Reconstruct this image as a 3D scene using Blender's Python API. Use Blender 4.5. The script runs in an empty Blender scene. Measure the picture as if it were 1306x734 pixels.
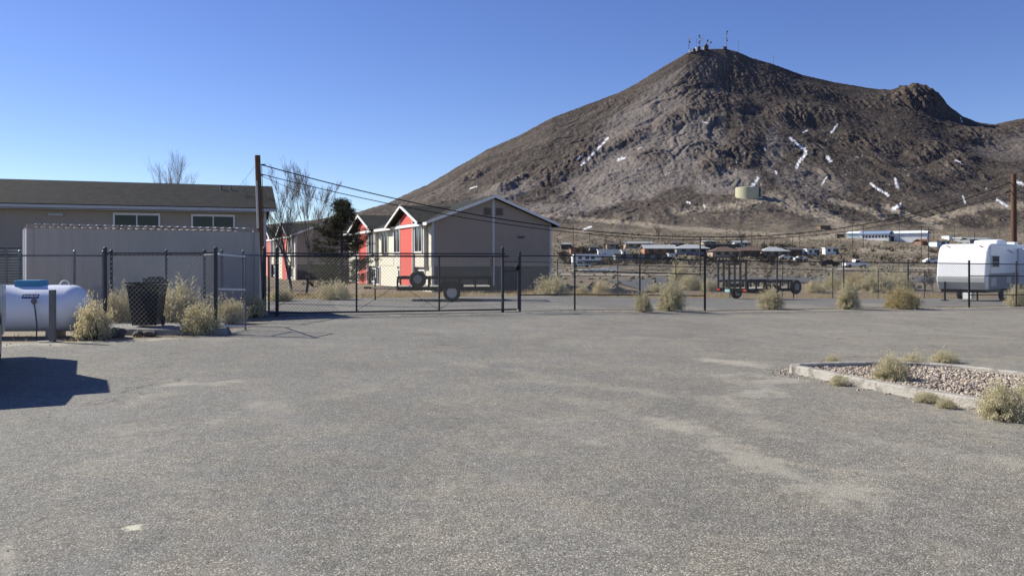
import bpy, bmesh, math, random
import numpy as np
from mathutils import Vector, Matrix
random.seed(7); np.random.seed(7)
R = math.radians
scene = bpy.context.scene
COL = scene.collection

# ------------------------------------------------------------------ camera
F, HZ, EYE = 1066.0, 332.5, 1.6          # focal length and horizon row of the 1306 px wide photograph, eye height
cam_d = bpy.data.cameras.new('camera'); cam = bpy.data.objects.new('camera', cam_d); COL.objects.link(cam)
cam.location = (0, 0, EYE); cam.rotation_euler = (R(90), 0, 0)
cam_d.sensor_width = 36; cam_d.lens = F/1306*36; cam_d.shift_y = -(367-HZ)/1306
cam_d.clip_start = 0.05; cam_d.clip_end = 9000
scene.camera = cam
# ------------------------------------------------------------------ light
SUN_AZ, SUN_EL = -67.0, 35.0             # degrees from the view axis (+Y), clockwise positive
w = bpy.data.worlds.new('World'); scene.world = w; w.use_nodes = True
nt = w.node_tree; nt.nodes.clear()
sky = nt.nodes.new('ShaderNodeTexSky'); sky.sky_type = 'NISHITA'; sky.sun_disc = False
sky.sun_elevation = R(SUN_EL); sky.sun_rotation = R(SUN_AZ)
sky.altitude = 1800; sky.air_density = 1.0; sky.dust_density = 0.3; sky.ozone_density = 3.0
hs = nt.nodes.new('ShaderNodeHueSaturation'); hs.inputs['Hue'].default_value = 0.519; hs.inputs['Saturation'].default_value = 1.15
bg = nt.nodes.new('ShaderNodeBackground'); bg.inputs['Strength'].default_value = 0.090
ow = nt.nodes.new('ShaderNodeOutputWorld')
nt.links.new(sky.outputs[0], hs.inputs['Color']); nt.links.new(hs.outputs[0], bg.inputs['Color']); nt.links.new(bg.outputs[0], ow.inputs['Surface'])
sd = bpy.data.lights.new('sun', 'SUN'); sd.energy = 4.8; sd.angle = R(0.55); sd.color = (1.0, 0.95, 0.83)
sun = bpy.data.objects.new('sun', sd); COL.objects.link(sun)
sv = Vector((math.sin(R(SUN_AZ))*math.cos(R(SUN_EL)), math.cos(R(SUN_AZ))*math.cos(R(SUN_EL)), math.sin(R(SUN_EL))))
sun.rotation_euler = sv.to_track_quat('Z', 'Y').to_euler(); sun.location = (-30, 20, 40)
vs = scene.view_settings; vs.view_transform = 'Standard'; vs.look = 'None'; vs.exposure = 0.62; vs.gamma = 1.0; vs.use_curve_mapping = False
scene.render.engine = 'CYCLES'

# ------------------------------------------------------------------ helpers
def tag(o, label=None, cat=None, group=None, kind=None):
    if label: o['label'] = label
    if cat: o['category'] = cat
    if group: o['group'] = group
    if kind: o['kind'] = kind
    return o
def thing(name, label, cat, loc=(0,0,0), rotz=0, group=None, tilt=None):
    o = bpy.data.objects.new(name, None); COL.objects.link(o); o.empty_display_size = .2
    o.location = loc; o.rotation_euler = tilt if tilt else (0, 0, rotz)
    return tag(o, label, cat, group)
class MB:
    def __init__(s): s.v = []; s.f = []; s.m = []
    def add(s, vs_, fs, mi=0):
        n = len(s.v); s.v += [tuple(p) for p in vs_]; s.f += [tuple(i+n for i in f) for f in fs]; s.m += [mi]*len(fs); return s
    def box(s, x0, y0, z0, x1, y1, z1, mi=0, M=None):
        c = [(x0,y0,z0),(x1,y0,z0),(x1,y1,z0),(x0,y1,z0),(x0,y0,z1),(x1,y0,z1),(x1,y1,z1),(x0,y1,z1)]
        if M is not None: c = [M @ Vector(p) for p in c]
        return s.add(c, [(0,3,2,1),(4,5,6,7),(0,1,5,4),(1,2,6,5),(2,3,7,6),(3,0,4,7)], mi)
    def tube(s, pts, r, n=6, mi=0, caps=True):
        pts = [Vector(p) for p in pts]; rs = r if isinstance(r, (list, tuple)) else [r]*len(pts)
        base = len(s.v); up = None
        for i, p in enumerate(pts):
            t = (pts[min(i+1, len(pts)-1)] - pts[max(i-1, 0)]).normalized()
            if up is None: up = Vector((0,0,1)) if abs(t.z) < .9 else Vector((1,0,0))
            a = t.cross(up)
            if a.length < 1e-4: a = t.orthogonal()
            a.normalize(); b = a.cross(t).normalized(); up = b
            for k in range(n):
                an = 2*math.pi*k/n; q = p + (a*math.cos(an) + b*math.sin(an))*rs[i]; s.v.append(tuple(q))
        for i in range(len(pts)-1):
            for k in range(n):
                k2 = (k+1) % n
                s.f.append((base+i*n+k, base+i*n+k2, base+(i+1)*n+k2, base+(i+1)*n+k)); s.m.append(mi)
        if caps:
            s.f.append(tuple(base+k for k in reversed(range(n)))); s.m.append(mi)
            e = base+(len(pts)-1)*n; s.f.append(tuple(e+k for k in range(n))); s.m.append(mi)
        return s
    def lathe(s, prof, axis='z', n=24, mi=0, M=None):   # prof = [(r, h)]
        base = len(s.v)
        for r, h in prof:
            for k in range(n):
                a = 2*math.pi*k/n; c, q = r*math.cos(a), r*math.sin(a)
                p = (c, q, h) if axis == 'z' else ((h, c, q) if axis == 'x' else (c, h, q))
                s.v.append(tuple(M @ Vector(p)) if M is not None else p)
        for i in range(len(prof)-1):
            for k in range(n):
                k2 = (k+1) % n; s.f.append((base+i*n+k, base+i*n+k2, base+(i+1)*n+k2, base+(i+1)*n+k)); s.m.append(mi)
        s.f.append(tuple(base+k for k in reversed(range(n)))); s.m.append(mi)
        e = base+(len(prof)-1)*n; s.f.append(tuple(e+k for k in range(n))); s.m.append(mi)
        return s
    def extr(s, prof, a0, a1, plane='xz', mi=0):        # polygon in a plane pushed along the third axis
        n = len(prof)
        if plane == 'xz': P = [(x, a0, z) for x, z in prof] + [(x, a1, z) for x, z in prof]
        elif plane == 'yz': P = [(a0, y, z) for y, z in prof] + [(a1, y, z) for y, z in prof]
        else: P = [(x, y, a0) for x, y in prof] + [(x, y, a1) for x, y in prof]
        fs = [tuple(range(n)), tuple(reversed(range(n, 2*n)))] + [(i, i+n, (i+1) % n+n, (i+1) % n) for i in range(n)]
        return s.add(P, fs, mi)
    def build(s, name, mats, parent=None, smooth=False, bevel=0, fix=True):
        me = bpy.data.meshes.new(name); me.from_pydata(s.v, [], s.f)
        if not isinstance(mats, (list, tuple)): mats = [mats]
        for m in mats: me.materials.append(m)
        if len(mats) > 1: me.polygons.foreach_set('material_index', s.m)
        if fix:
            bm = bmesh.new(); bm.from_mesh(me); bmesh.ops.recalc_face_normals(bm, faces=bm.faces); bm.to_mesh(me); bm.free()
        if smooth:
            me.polygons.foreach_set('use_smooth', [True]*len(me.polygons))
        o = bpy.data.objects.new(name, me); COL.objects.link(o)
        if parent: o.parent = parent
        if bevel:
            b = o.modifiers.new('bevel', 'BEVEL'); b.width = bevel; b.segments = 2; b.limit_method = 'ANGLE'
        if smooth and len(s.f) < 4000:
            try: me.set_sharp_from_angle(angle=R(40))
            except Exception: pass
        me.update(); return o
def copy_tree(o, parent=None):
    c = o.copy(); COL.objects.link(c); c.parent = parent
    for ch in list(o.children):
        if ch.name in COL.objects: copy_tree(ch, c)
    return c

# -------- height of the yards: falls gently to the right and to the back
def gz(x, y):
    a = np.interp(x, [2, 7, 10, 21, 40], [0, -.15, -.18, -.30, -.42])
    b = -.03*np.clip(np.asarray(y, float)-38, 0, 22)
    f = np.clip((np.asarray(y, float)-8)/14, 0.25, 1)
    return a*f + b
def gpt(px, py):                                        # ground point seen at a pixel
    d = 20.0
    for _ in range(60):
        z = float(gz((px-653)/F*d, d)); dn = (EYE-z)*F/(py-HZ); d = .5*d+.5*dn
    return Vector(((px-653)/F*d, d, float(gz((px-653)/F*d, d))))
def at(px, d, z=None):
    X = (px-653)/F*d
    return Vector((X, d, float(gz(X, d)) if z is None else z))
def zp(py, d): return EYE-(py-HZ)/F*d

# ------------------------------------------------------------------ materials
def mat(name, col, rough=.7, var=.12, scale=3.0, bump=0.0, bscale=40, metal=0.0, spec=.4, wear=None, wscale=1.5, wthr=.6, stretch=None):
    m = bpy.data.materials.new(name); m.use_nodes = True; nt = m.node_tree; n = nt.nodes; b = n['Principled BSDF']
    b.inputs['Roughness'].default_value = rough; b.inputs['Metallic'].default_value = metal
    b.inputs['Specular IOR Level'].default_value = spec
    tc = n.new('ShaderNodeTexCoord'); mp = n.new('ShaderNodeMapping'); nt.links.new(tc.outputs['Object'], mp.inputs[0])
    if stretch: mp.inputs['Scale'].default_value = stretch
    no = n.new('ShaderNodeTexNoise'); no.inputs['Scale'].default_value = scale; no.inputs['Detail'].default_value = 6; no.inputs['Roughness'].default_value = .65
    nt.links.new(mp.outputs[0], no.inputs['Vector'])
    rp = n.new('ShaderNodeValToRGB'); nt.links.new(no.outputs[0], rp.inputs[0])
    rp.color_ramp.elements[0].position = .3; rp.color_ramp.elements[1].position = .7
    rp.color_ramp.elements[0].color = tuple(c*(1-var) for c in col)+(1,); rp.color_ramp.elements[1].color = tuple(min(1, c*(1+var)) for c in col)+(1,)
    out = rp.outputs[0]
    if wear:
        n2 = n.new('ShaderNodeTexNoise'); n2.inputs['Scale'].default_value = wscale; n2.inputs['Detail'].default_value = 8; n2.inputs['Roughness'].default_value = .7
        nt.links.new(mp.outputs[0], n2.inputs['Vector'])
        r2 = n.new('ShaderNodeValToRGB'); r2.color_ramp.elements[0].position = wthr; r2.color_ramp.elements[1].position = wthr+.08
        nt.links.new(n2.outputs[0], r2.inputs[0])
        mx = n.new('ShaderNodeMix'); mx.data_type = 'RGBA'; nt.links.new(r2.outputs[0], mx.inputs[0]); nt.links.new(out, mx.inputs[6]); mx.inputs[7].default_value = tuple(wear)+(1,)
        out = mx.outputs[2]
    nt.links.new(out, b.inputs['Base Color'])
    if bump:
        n3 = n.new('ShaderNodeTexNoise'); n3.inputs['Scale'].default_value = bscale; n3.inputs['Detail'].default_value = 4
        nt.links.new(mp.outputs[0], n3.inputs['Vector'])
        bp = n.new('ShaderNodeBump'); bp.inputs['Strength'].default_value = bump; bp.inputs['Distance'].default_value = .02
        nt.links.new(n3.outputs[0], bp.inputs['Height']); nt.links.new(bp.outputs[0], b.inputs['Normal'])
    return m
def siding(name, col, pitch=.2, axis=2, rough=.75, depth=.02):
    m = mat(name, col, rough, .06, 1.2); nt = m.node_tree; n = nt.nodes; b = n['Principled BSDF']
    tc = n.new('ShaderNodeTexCoord'); sp = n.new('ShaderNodeSeparateXYZ'); nt.links.new(tc.outputs['Object'], sp.inputs[0])
    md = n.new('ShaderNodeMath'); md.operation = 'DIVIDE'; md.inputs[1].default_value = pitch; nt.links.new(sp.outputs[axis], md.inputs[0])
    fr = n.new('ShaderNodeMath'); fr.operation = 'FRACT'; nt.links.new(md.outputs[0], fr.inputs[0])
    bp = n.new('ShaderNodeBump'); bp.inputs['Strength'].default_value = 1; bp.inputs['Distance'].default_value = depth; bp.invert = True
    nt.links.new(fr.outputs[0], bp.inputs['Height']); nt.links.new(bp.outputs[0], b.inputs['Normal'])
    return m
def shingles(name, col):
    m = mat(name, col, .9, .2, 2.0, spec=.1); nt = m.node_tree; n = nt.nodes; b = n['Principled BSDF']
    tc = n.new('ShaderNodeTexCoord'); mp = n.new('ShaderNodeMapping'); mp.inputs['Rotation'].default_value = (0, 0, 0)
    nt.links.new(tc.outputs['UV'], mp.inputs[0]) if False else nt.links.new(tc.outputs['Object'], mp.inputs[0])
    vo = n.new('ShaderNodeTexVoronoi'); vo.inputs['Scale'].default_value = 4; nt.links.new(mp.outputs[0], vo.inputs['Vector'])
    src = b.inputs['Base Color'].links[0].from_socket
    mx = n.new('ShaderNodeMix'); mx.data_type = 'RGBA'; mx.blend_type = 'MULTIPLY'; mx.inputs[0].default_value = .5
    bw = n.new('ShaderNodeValToRGB'); bw.color_ramp.elements[0].color = (.55,.55,.55,1); bw.color_ramp.elements[1].color = (1.3,1.3,1.3,1)
    sp = n.new('ShaderNodeSeparateColor'); nt.links.new(vo.outputs['Color'], sp.inputs[0]); nt.links.new(sp.outputs[0], bw.inputs[0])
    nt.links.new(src, mx.inputs[6]); nt.links.new(bw.outputs[0], mx.inputs[7]); nt.links.new(mx.outputs[2], b.inputs['Base Color'])
    return m
def glass(name, col=(.012,.014,.016)):
    m = mat(name, col, .12, .3, .8, spec=.35); return m

M = {}
M['galv'] = mat('galvanized_steel', (.14,.142,.15), .5, .2, 6, metal=.3)
M['dimglass'] = mat('tinted_pane', (.015,.015,.017), .5, .3, .8, spec=.15)
M['galvdark'] = mat('weathered_steel', (.045,.046,.05), .55, .2, 6, metal=.2)
M['wire'] = mat('fence_wire', (.17,.172,.175), .5, .1, 6, metal=.2)
M['wiredark'] = mat('dull_fence_wire', (.10,.10,.10), .55, .1, 6)
M['wirelight'] = mat('bright_fence_wire', (.36,.365,.375), .4, .1, 6, metal=.5)
M['rail_light'] = mat('pale_gate_pipe', (.6,.6,.62), .4, .1, 6, metal=.5)
M['black'] = mat('black_paint', (.007,.007,.008), .5, .3, 5, spec=.2)
M['rubber'] = mat('tyre_rubber', (.02,.02,.021), .85, .3, 8)
M['plastic'] = mat('black_plastic', (.015,.016,.018), .4, .3, 4, bump=.15, bscale=20)
M['white'] = mat('white_paint', (.78,.78,.77), .4, .04, 2)
M['trim'] = mat('white_trim', (.72,.72,.71), .6, .05, 2)
M['gtrim'] = mat('grey_white_trim', (.5,.49,.47), .6, .06, 2)
M['stucco'] = mat('taupe_stucco', (.325,.265,.215), .9, .05, .8, bump=.3, bscale=60)
M['stucco2'] = mat('beige_stucco', (.345,.30,.245), .9, .05, .8, bump=.3, bscale=60)
M['found'] = mat('dark_foundation_stucco', (.10,.097,.088), .9, .12, 1.2, bump=.3, bscale=40)
M['cream'] = siding('cream_lap_siding', (.62,.58,.47))
M['red'] = siding('red_lap_siding', (.56,.085,.06))
M['shingle'] = shingles('dark_shingles', (.029,.030,.030))
M['shingle_a'] = shingles('brown_shingles', (.038,.039,.035))
M['glass'] = glass('window_glass')
M['contain'] = mat('container_paint', (.43,.38,.325), .6, .07, .9, wear=(.17,.12,.10), wscale=2.5, wthr=.68, stretch=(1,1,.35))
M['contrust'] = mat('container_rust', (.38,.30,.26), .8, .3, 6, wear=(.16,.05,.035), wscale=3, wthr=.5)
M['wood'] = mat('weathered_pole', (.13,.065,.035), .85, .3, 8, bump=.5, bscale=25, stretch=(6,6,.4))
M['polebrown'] = mat('brown_pole', (.10,.052,.03), .85, .3, 8, stretch=(6,6,.4))
M['farpole'] = mat('far_pole_wood', (.07,.055,.045), .9, .2, 5)
M['board'] = mat('plywood', (.42,.38,.30), .8, .15, 4)
M['blue'] = mat('dome_blue', (.055,.23,.38), .5, .1, 4)
M['tank'] = mat('tank_white', (.72,.75,.82), .38, .05, 1.2, wear=(.45,.44,.42), wscale=2.0, wthr=.72)
M['navy'] = mat('navy_decal', (.015,.03,.13), .5, .1, 4)
M['conc'] = mat('concrete', (.36,.335,.295), .9, .2, 5, bump=.8, bscale=40, wear=(.2,.185,.16), wscale=4, wthr=.52)
M['concdark'] = mat('dusty_concrete', (.30,.285,.26), .9, .15, 4, bump=.4, bscale=40)
M['rock'] = mat('boulder', (.12,.105,.09), .9, .25, 6, bump=.6, bscale=20)
M['bark'] = mat('pale_bark', (.27,.225,.18), .9, .2, 8)
M['barkdark'] = mat('dark_bark', (.09,.07,.055), .9, .2, 8)
M['needle'] = mat('pine_needles', (.06,.058,.03), .8, .4, 3, spec=.2)
M['needle2'] = mat('pine_needles_light', (.10,.095,.05), .8, .3, 3, spec=.2)
M['stem'] = mat('shrub_stem', (.38,.345,.225), .9, .25, 3, spec=.1)
M['stemdark'] = mat('shrub_inner_stem', (.15,.125,.075), .9, .25, 3, spec=.1)
M['straw'] = mat('shrub_straw', (.68,.60,.38), .9, .2, 3, spec=.1)
M['strawpale'] = mat('shrub_pale', (.62,.56,.37), .9, .2, 3, spec=.1)
M['ochre'] = mat('shrub_ochre', (.54,.45,.25), .9, .2, 3, spec=.1)
M['grass'] = mat('dry_grass', (.46,.36,.20), .95, .25, 2, spec=.1)
M['sage'] = mat('sagebrush', (.16,.14,.095), .95, .3, .2, spec=.1)
M['rvwhite'] = mat('camper_gelcoat', (.80,.80,.80), .35, .02, 1, wear=(.68,.67,.64), wscale=1.2, wthr=.66)
M['rvgrey'] = siding('camper_grey_siding', (.27,.26,.245), .09)
M['rvpanel'] = mat('camper_panel_grey', (.42,.42,.41), .5, .06, 1)
M['amber'] = mat('red_lens', (.5,.03,.02), .3, .1, 4)
M['cyanish'] = mat('reflector_pale', (.35,.6,.58), .3, .1, 4)
M['silver'] = mat('silver_car_paint', (.5,.51,.52), .3, .05, 2, metal=.4)
M['rimdark'] = mat('grey_rim', (.16,.16,.165), .5, .1, 5)
M['chrome'] = mat('rim_metal', (.36,.36,.37), .35, .1, 5, metal=.6)
M['snow'] = mat('snow', (.85,.86,.9), .6, .03, 1)
def leafy(k, f=.35):
    nt = M[k].node_tree; n = nt.nodes; b = n['Principled BSDF']; tr_ = n.new('ShaderNodeBsdfTranslucent'); mx = n.new('ShaderNodeMixShader'); mx.inputs[0].default_value = f
    nt.links.new(b.inputs['Base Color'].links[0].from_socket, tr_.inputs[0]); nt.links.new(b.outputs[0], mx.inputs[1]); nt.links.new(tr_.outputs[0], mx.inputs[2]); nt.links.new(mx.outputs[0], n['Material Output'].inputs[0])
for k_ in ('stem','straw','strawpale','ochre','grass'): leafy(k_)
M['slat'] = mat('greygreen_louver', (.23,.26,.26), .6, .1, 4)

# ------------------------------------------------------------------ numpy noise
_perm = np.random.RandomState(3).permutation(4096)
_ga = np.random.RandomState(4).rand(4096)*2*np.pi
def pnoise(x, y, seed=0):
    xi = np.floor(x).astype(np.int64); yi = np.floor(y).astype(np.int64); xf = x-xi; yf = y-yi
    u = xf*xf*xf*(xf*(xf*6-15)+10); v = yf*yf*yf*(yf*(yf*6-15)+10)
    def g(ix, iy, dx, dy):
        h = _perm[(_perm[(ix+seed*131) & 4095] + iy) & 4095]; a = _ga[h]; return np.cos(a)*dx+np.sin(a)*dy
    a = g(xi, yi, xf, yf); b = g(xi+1, yi, xf-1, yf); c = g(xi, yi+1, xf, yf-1); d = g(xi+1, yi+1, xf-1, yf-1)
    return (a+(b-a)*u + ((c+(d-c)*u)-(a+(b-a)*u))*v)*1.5
def fbm(x, y, o=5, seed=0, gain=.5):
    s = 0; a = 1; f = 1
    for i in range(o): s = s+a*pnoise(x*f, y*f, seed+i); a *= gain; f *= 2.03
    return s
def ridged(x, y, o=4, seed=0, gain=.5):
    s = 0; a = 1; f = 1
    for i in range(o): s = s+a*(1-2*np.abs(pnoise(x*f, y*f, seed+i))); a *= gain; f *= 2.07
    return s
def sstep(a, b, x):
    t = np.clip((x-a)/(b-a), 0, 1); return t*t*(3-2*t)
def grid_mesh(name, X, Y, Z, mtl, smooth=True):
    nr, nc = X.shape; co = np.stack([X, Y, Z], -1).reshape(-1, 3).astype(np.float32)
    i = np.arange(nr-1)[:, None]*nc+np.arange(nc-1)[None, :]
    q = np.stack([i, i+1, i+nc+1, i+nc], -1).reshape(-1, 4).astype(np.int32)
    me = bpy.data.meshes.new(name); me.vertices.add(len(co)); me.vertices.foreach_set('co', co.ravel())
    me.loops.add(q.size); me.loops.foreach_set('vertex_index', q.ravel())
    me.polygons.add(len(q)); me.polygons.foreach_set('loop_start', np.arange(0, q.size, 4, dtype=np.int32)); me.polygons.foreach_set('loop_total', np.full(len(q), 4, np.int32))
    me.update(calc_edges=True); me.materials.append(mtl)
    if smooth: me.polygons.foreach_set('use_smooth', np.ones(len(q), bool))
    o = bpy.data.objects.new(name, me); COL.objects.link(o); return o

# ------------------------------------------------------------------ terrain
cols = np.concatenate([np.linspace(-1.6, -.67, 50, endpoint=False), np.linspace(-.67, .67, 1250), np.linspace(.67, 1.6, 51)[1:]])
rows = np.concatenate([np.linspace(21, 60, 40, endpoint=False), np.geomspace(60, 520, 150, endpoint=False), np.linspace(520, 1500, 560, endpoint=False), np.linspace(1500, 2600, 24)])
TT, RR = np.meshgrid(cols, rows); PX = 653+TT*F
ridge_x = [-1200,-300,200,400,458,493,516,545,582,622,663,704,745,794,810,843,876,892,908,925,940,958,983,1023,1064,1105,1138,1154,1168,1183,1195,1208,1228,1248,1269,1285,1306,1400,1600,2400]
ridge_y = [318,314,300,282,271,260,248.5,236,214,191,173,150.5,135,116,107.6,87,67.6,63.5,62.7,62,66,74,81,95.4,105,112,116.7,112,110,112.6,120,134,148.6,156,159,154.7,150.6,140,190,290]
RY = np.interp(PX, ridge_x, ridge_y)
_xs = np.arange(-1300, 2500, 2.0); _ry = np.interp(_xs, ridge_x, ridge_y); _k = np.exp(-.5*(np.arange(-90, 91)/22.0)**2); _k /= _k.sum()
_sm = np.convolve(np.pad(_ry, 90, mode='edge'), _k, 'valid'); RYS = np.interp(PX, _xs, _sm)
RD = np.interp(PX, [-1200,400,550,700,930,1060,1170,1250,1306,1500,2400],[700,800,900,1030,1250,1290,1310,1320,1330,1360,1300])
ytab_r = [21,53,70,90,120,150,190,220,265,300,330,370,430,520]
ytab_y = [300,376,365,356.5,350,346,342,338.5,331.5,327,322.5,316,308.5,297]
Yl = np.interp(RR, ytab_r, ytab_y)
Zl = EYE-(Yl-HZ)/F*RR
Zl = Zl + fbm(TT*RR/40, RR/40, 4, 5)*np.clip((RR-60)/400, 0, 1)*1.6
near = gz(TT*RR, RR)-.05
k = sstep(54, 66, RR); Zl = near*(1-k)+Zl*k
zb = EYE+35.5/F*520
zr = EYE+(HZ-RYS)/F*RD; knob = (RYS-RY)/F*RD
u = np.clip((RR-520)/(RD-520), 0, 1)
fu = .16*u+1.12*u**2-.28*u**3
Zm = zb+(zr-zb)*fu
Zm = np.where(RR > RD, zr-.55*(RR-RD), Zm)
Zm = Zm+knob*np.exp(-((RD-RR)/65)**2)
Z = np.where(RR < 520, Zl, Zm)
# relief: gullies fan out from the summit, crags where the photo shows bare rock
XW, YW = TT*RR, RR
sx, sy = (925-653)/F*1250, 1250.0
th = np.arctan2(XW-sx, -(YW-sy)); rad = np.hypot(XW-sx, YW-sy)
wx = fbm(XW/90, YW/90, 3, 21)*.10; 
gul = ridged(th*7+wx*9, rad/400, 4, 31, .5)*sstep(20, 300, rad)
YP0 = HZ-(Z-EYE)/RR*F
def ell(px, py, rx, ry, ang=0):
    c, s = math.cos(R(ang)), math.sin(R(ang)); dx, dy = PX-px, YP0-py
    return np.clip(1-((dx*c+dy*s)/rx)**2-((-dx*s+dy*c)/ry)**2, 0, 1)
crag = np.zeros_like(Z)
for e in [(930,88,70,26,8),(905,128,60,18,10),(870,150,55,14,-25),(985,100,50,20,20),(1040,115,60,12,12),(745,203,42,16,-20),(700,222,40,14,-25),(655,235,35,8,-30),(950,190,28,26,0),(925,200,60,16,10),(905,215,22,20,0),
          (1165,126,48,22,10),(1120,130,60,10,5),(1215,215,35,18,0),(1190,195,45,12,-5),(800,180,45,12,-25),(830,205,30,14,0),(790,130,60,10,-20),(1060,150,60,12,10),(1250,175,50,14,0),(880,105,45,20,-30),(1100,185,50,14,10),(1010,145,40,16,10),(600,225,30,6,-25),(1285,165,30,10,0)]:
    crag = np.maximum(crag, ell(*e))
onm = sstep(0.02, .2, u)
crag *= onm
edge = np.clip((RD-RR)/120, 0, 1)
cr = ridged(th*30+wx*30, rad/45, 4, 41, .6)*.5+ridged(XW/14, YW/40, 4, 42, .6)*.6
cr2 = ridged(XW/11, YW/16, 4, 51, .6)
fine = fbm(th*38+wx*9, rad/42, 4, 61, .6)*.4*sstep(60, 350, rad)+fbm(XW/9, YW/12, 4, 62, .6)*.7
fine2 = fbm(XW/4.5, YW/5.5, 3, 65, .7)
Zd = gul*2.2*onm*(.3+.7*edge) + crag*(cr*2.3+cr2*.9)*(.35+.65*edge) + (fine*.8+fine2*.55)*onm*(.35+.65*edge) + fbm(XW/150, YW/150, 3, 71)*6*onm*edge
Zd = Zd + ell(1168,122,52,26)*onm*(ridged(XW/22, YW/70, 4, 161, .6)*3.2+cr2*1.6-1.5)
Zd = np.where(RR > RD, Zd*np.clip(1-(RR-RD)/200, 0, 1), Zd)
Zlow = fbm(XW/9, YW/9, 3, 81)*.35*sstep(70, 200, RR)*(1-onm)
Z = Z+Zd+Zlow
# keep the skyline where it is: remove the slow part of the relief at the crest
YP = HZ-(Z-EYE)/RR*F

def stroke(pts, wd):
    best = np.full_like(PX, 1e9)
    for (ax, ay), (bx_, by) in zip(pts[:-1], pts[1:]):
        vx, vy = bx_-ax, by-ay; L2 = vx*vx+vy*vy+1e-6
        t = np.clip(((PX-ax)*vx+(YP-ay)*vy)/L2, 0, 1)
        best = np.minimum(best, np.hypot(PX-ax-t*vx, YP-ay-t*vy))
    return np.clip(1-best/wd, 0, 1)
stk = fbm(th*26+wx*8, rad/170, 5, 131, .6); stk2 = fbm(th*70+wx*8, rad/90, 4, 141, .65)
nz1 = fbm(PX/5, YP/3.5, 4, 91, .65); nz2 = fbm(PX/28, YP/16, 5, 95, .6); nz3 = fbm(PX/3.2, YP/1.8, 3, 98, .7)
nz4 = fbm(PX/2.4, YP/2.2, 3, 151, .6); snow = np.zeros_like(Z)
for pts, wd in [([(775,176),(762,190),(748,205),(741,211)],2.6),([(788,204),(797,201)],3.2),([(1008,176),(1017,184),(1026,190),(1028,197),(1020,205),(1016,213)],3.8),
    ([(1055,200),(1059,206)],4),([(1068,159),(1060,169)],2.6),([(1024,169),(1030,166)],1.8),([(975,188),(976,191)],2),([(967,227),(963,233),(958,239)],4),([(989,218),(991,222)],1.8),
    ([(1111,234),(1120,241),(1133,249)],3.2),([(1142,228),(1145,240)],3.6),([(1138,267),(1148,261)],4.2),([(1228,250),(1231,259)],2.2),([(1272,255),(1284,263)],3.6),
    ([(1296,232),(1304,235)],4),([(744,293),(753,289)],2.8),([(1218,204),(1226,208)],1.8),([(1055,224),(1048,236)],1.8),([(876,257),(880,259)],2.2),([(897,261),(899,264)],1.6),
    ([(735,203),(742,200)],1.5),([(896,155),(902,157)],1.8),([(814,190),(820,187)],1.3),([(600,240),(608,238)],1.4),([(1010,296),(1016,297)],0.1),([(1225,150),(1227,156)],1.2),([(1256,240),(1259,241)],.6)]:
    s_ = stroke(pts, wd*.82); snow = np.maximum(snow, np.where(s_ > 0, s_*1.1+nz4*.42-.02, 0))
snow = sstep(.40, .62, snow)*sstep(.0, .03, u)
snow = np.maximum(snow, sstep(.93, 1.0, nz3*.75+.42*nz2+.04)*ell(1010,210,330,60)*.75*onm)
scree = np.zeros_like(Z)
for e in [(800,176,85,22,-33),(820,150,90,24,-30),(850,118,60,20,-33),(860,170,70,34,-25),(790,215,100,26,-20),(872,200,70,28,-25),(850,150,80,20,-30),(900,90,40,18,-20),(835,225,90,26,-15),(985,200,14,40,5),(760,255,120,20,-12),(930,235,60,20,0),(640,250,70,10,-22),(1030,235,60,26,10),(1290,190,60,20,0)]:
    scree = np.maximum(scree, ell(*e))
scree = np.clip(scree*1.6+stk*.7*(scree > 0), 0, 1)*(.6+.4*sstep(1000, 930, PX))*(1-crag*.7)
path = np.zeros_like(Z)
for pts, wd in [([(985,250),(1010,262),(1045,272),(1080,290),(1105,305),(1120,310)],9),([(1060,255),(1110,268),(1125,277)],4),([(1125,262),(1160,275),(1200,290)],4),([(1180,282),(1220,272),(1260,262),(1306,262)],5),([(860,270),(935,262),(985,250)],5),
                ([(1010,305),(1070,300),(1105,304)],4),([(560,285),(700,275),(860,290),(1000,300)],3),([(1100,318),(1190,322),(1306,326)],3)]:
    path = np.maximum(path, stroke(pts, wd*1.4))
path = sstep(.15, .7, path+nz1*.25+nz2*.12)
def lerp(a, b, t): return a+(np.asarray(b)-a)*t[..., None]
C = np.ones(Z.shape+(3,))*np.array([.085,.071,.062])
C = lerp(C, [.115,.094,.078], np.clip(.5+stk*.9, 0, 1)*.8)
C = lerp(C, [.215,.188,.170], scree*.85)
C = lerp(C, [.105,.082,.070], np.clip(crag*1.6, 0, 1)*.6)
C = lerp(C, [.22,.185,.155], np.clip(crag*1.3, 0, 1)*sstep(.25, .7, nz1+nz2*.5)*.8)
C = lerp(C, [.19,.165,.145], onm*sstep(.15, .7, stk2+stk*.4)*.45)
C = lerp(C, [.062,.052,.046], onm*sstep(.2, .8, -stk2-stk*.3)*.5)
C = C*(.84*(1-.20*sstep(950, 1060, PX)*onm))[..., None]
C = lerp(C, [.225,.200,.182], scree*.45)
low = np.clip(1-u*5.5+nz2*.5, 0, 1)
C = lerp(C, [.170,.143,.106], low)
C = lerp(C, [.115,.10,.072], low*sstep(.05, .5, fbm(PX/14, YP/3.5, 4, 111, .6))*.8)
C = lerp(C, [.25,.212,.162], low*sstep(.15, .6, fbm(PX/40, YP/4.0, 4, 117, .6))*.7)
C = lerp(C, [.31,.265,.205], path*.8)
spk = sstep(.35, .8, fbm(XW/2.6, YW/3.2, 2, 121, .8))*sstep(200, 500, RR)
C = lerp(C, [.30,.265,.24], spk*.4)
dk = sstep(.3, .8, fbm(XW/3.4+9, YW/4.5, 2, 125, .8))*sstep(150, 400, RR)
C = lerp(C, [.065,.052,.045], dk*.6)
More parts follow.
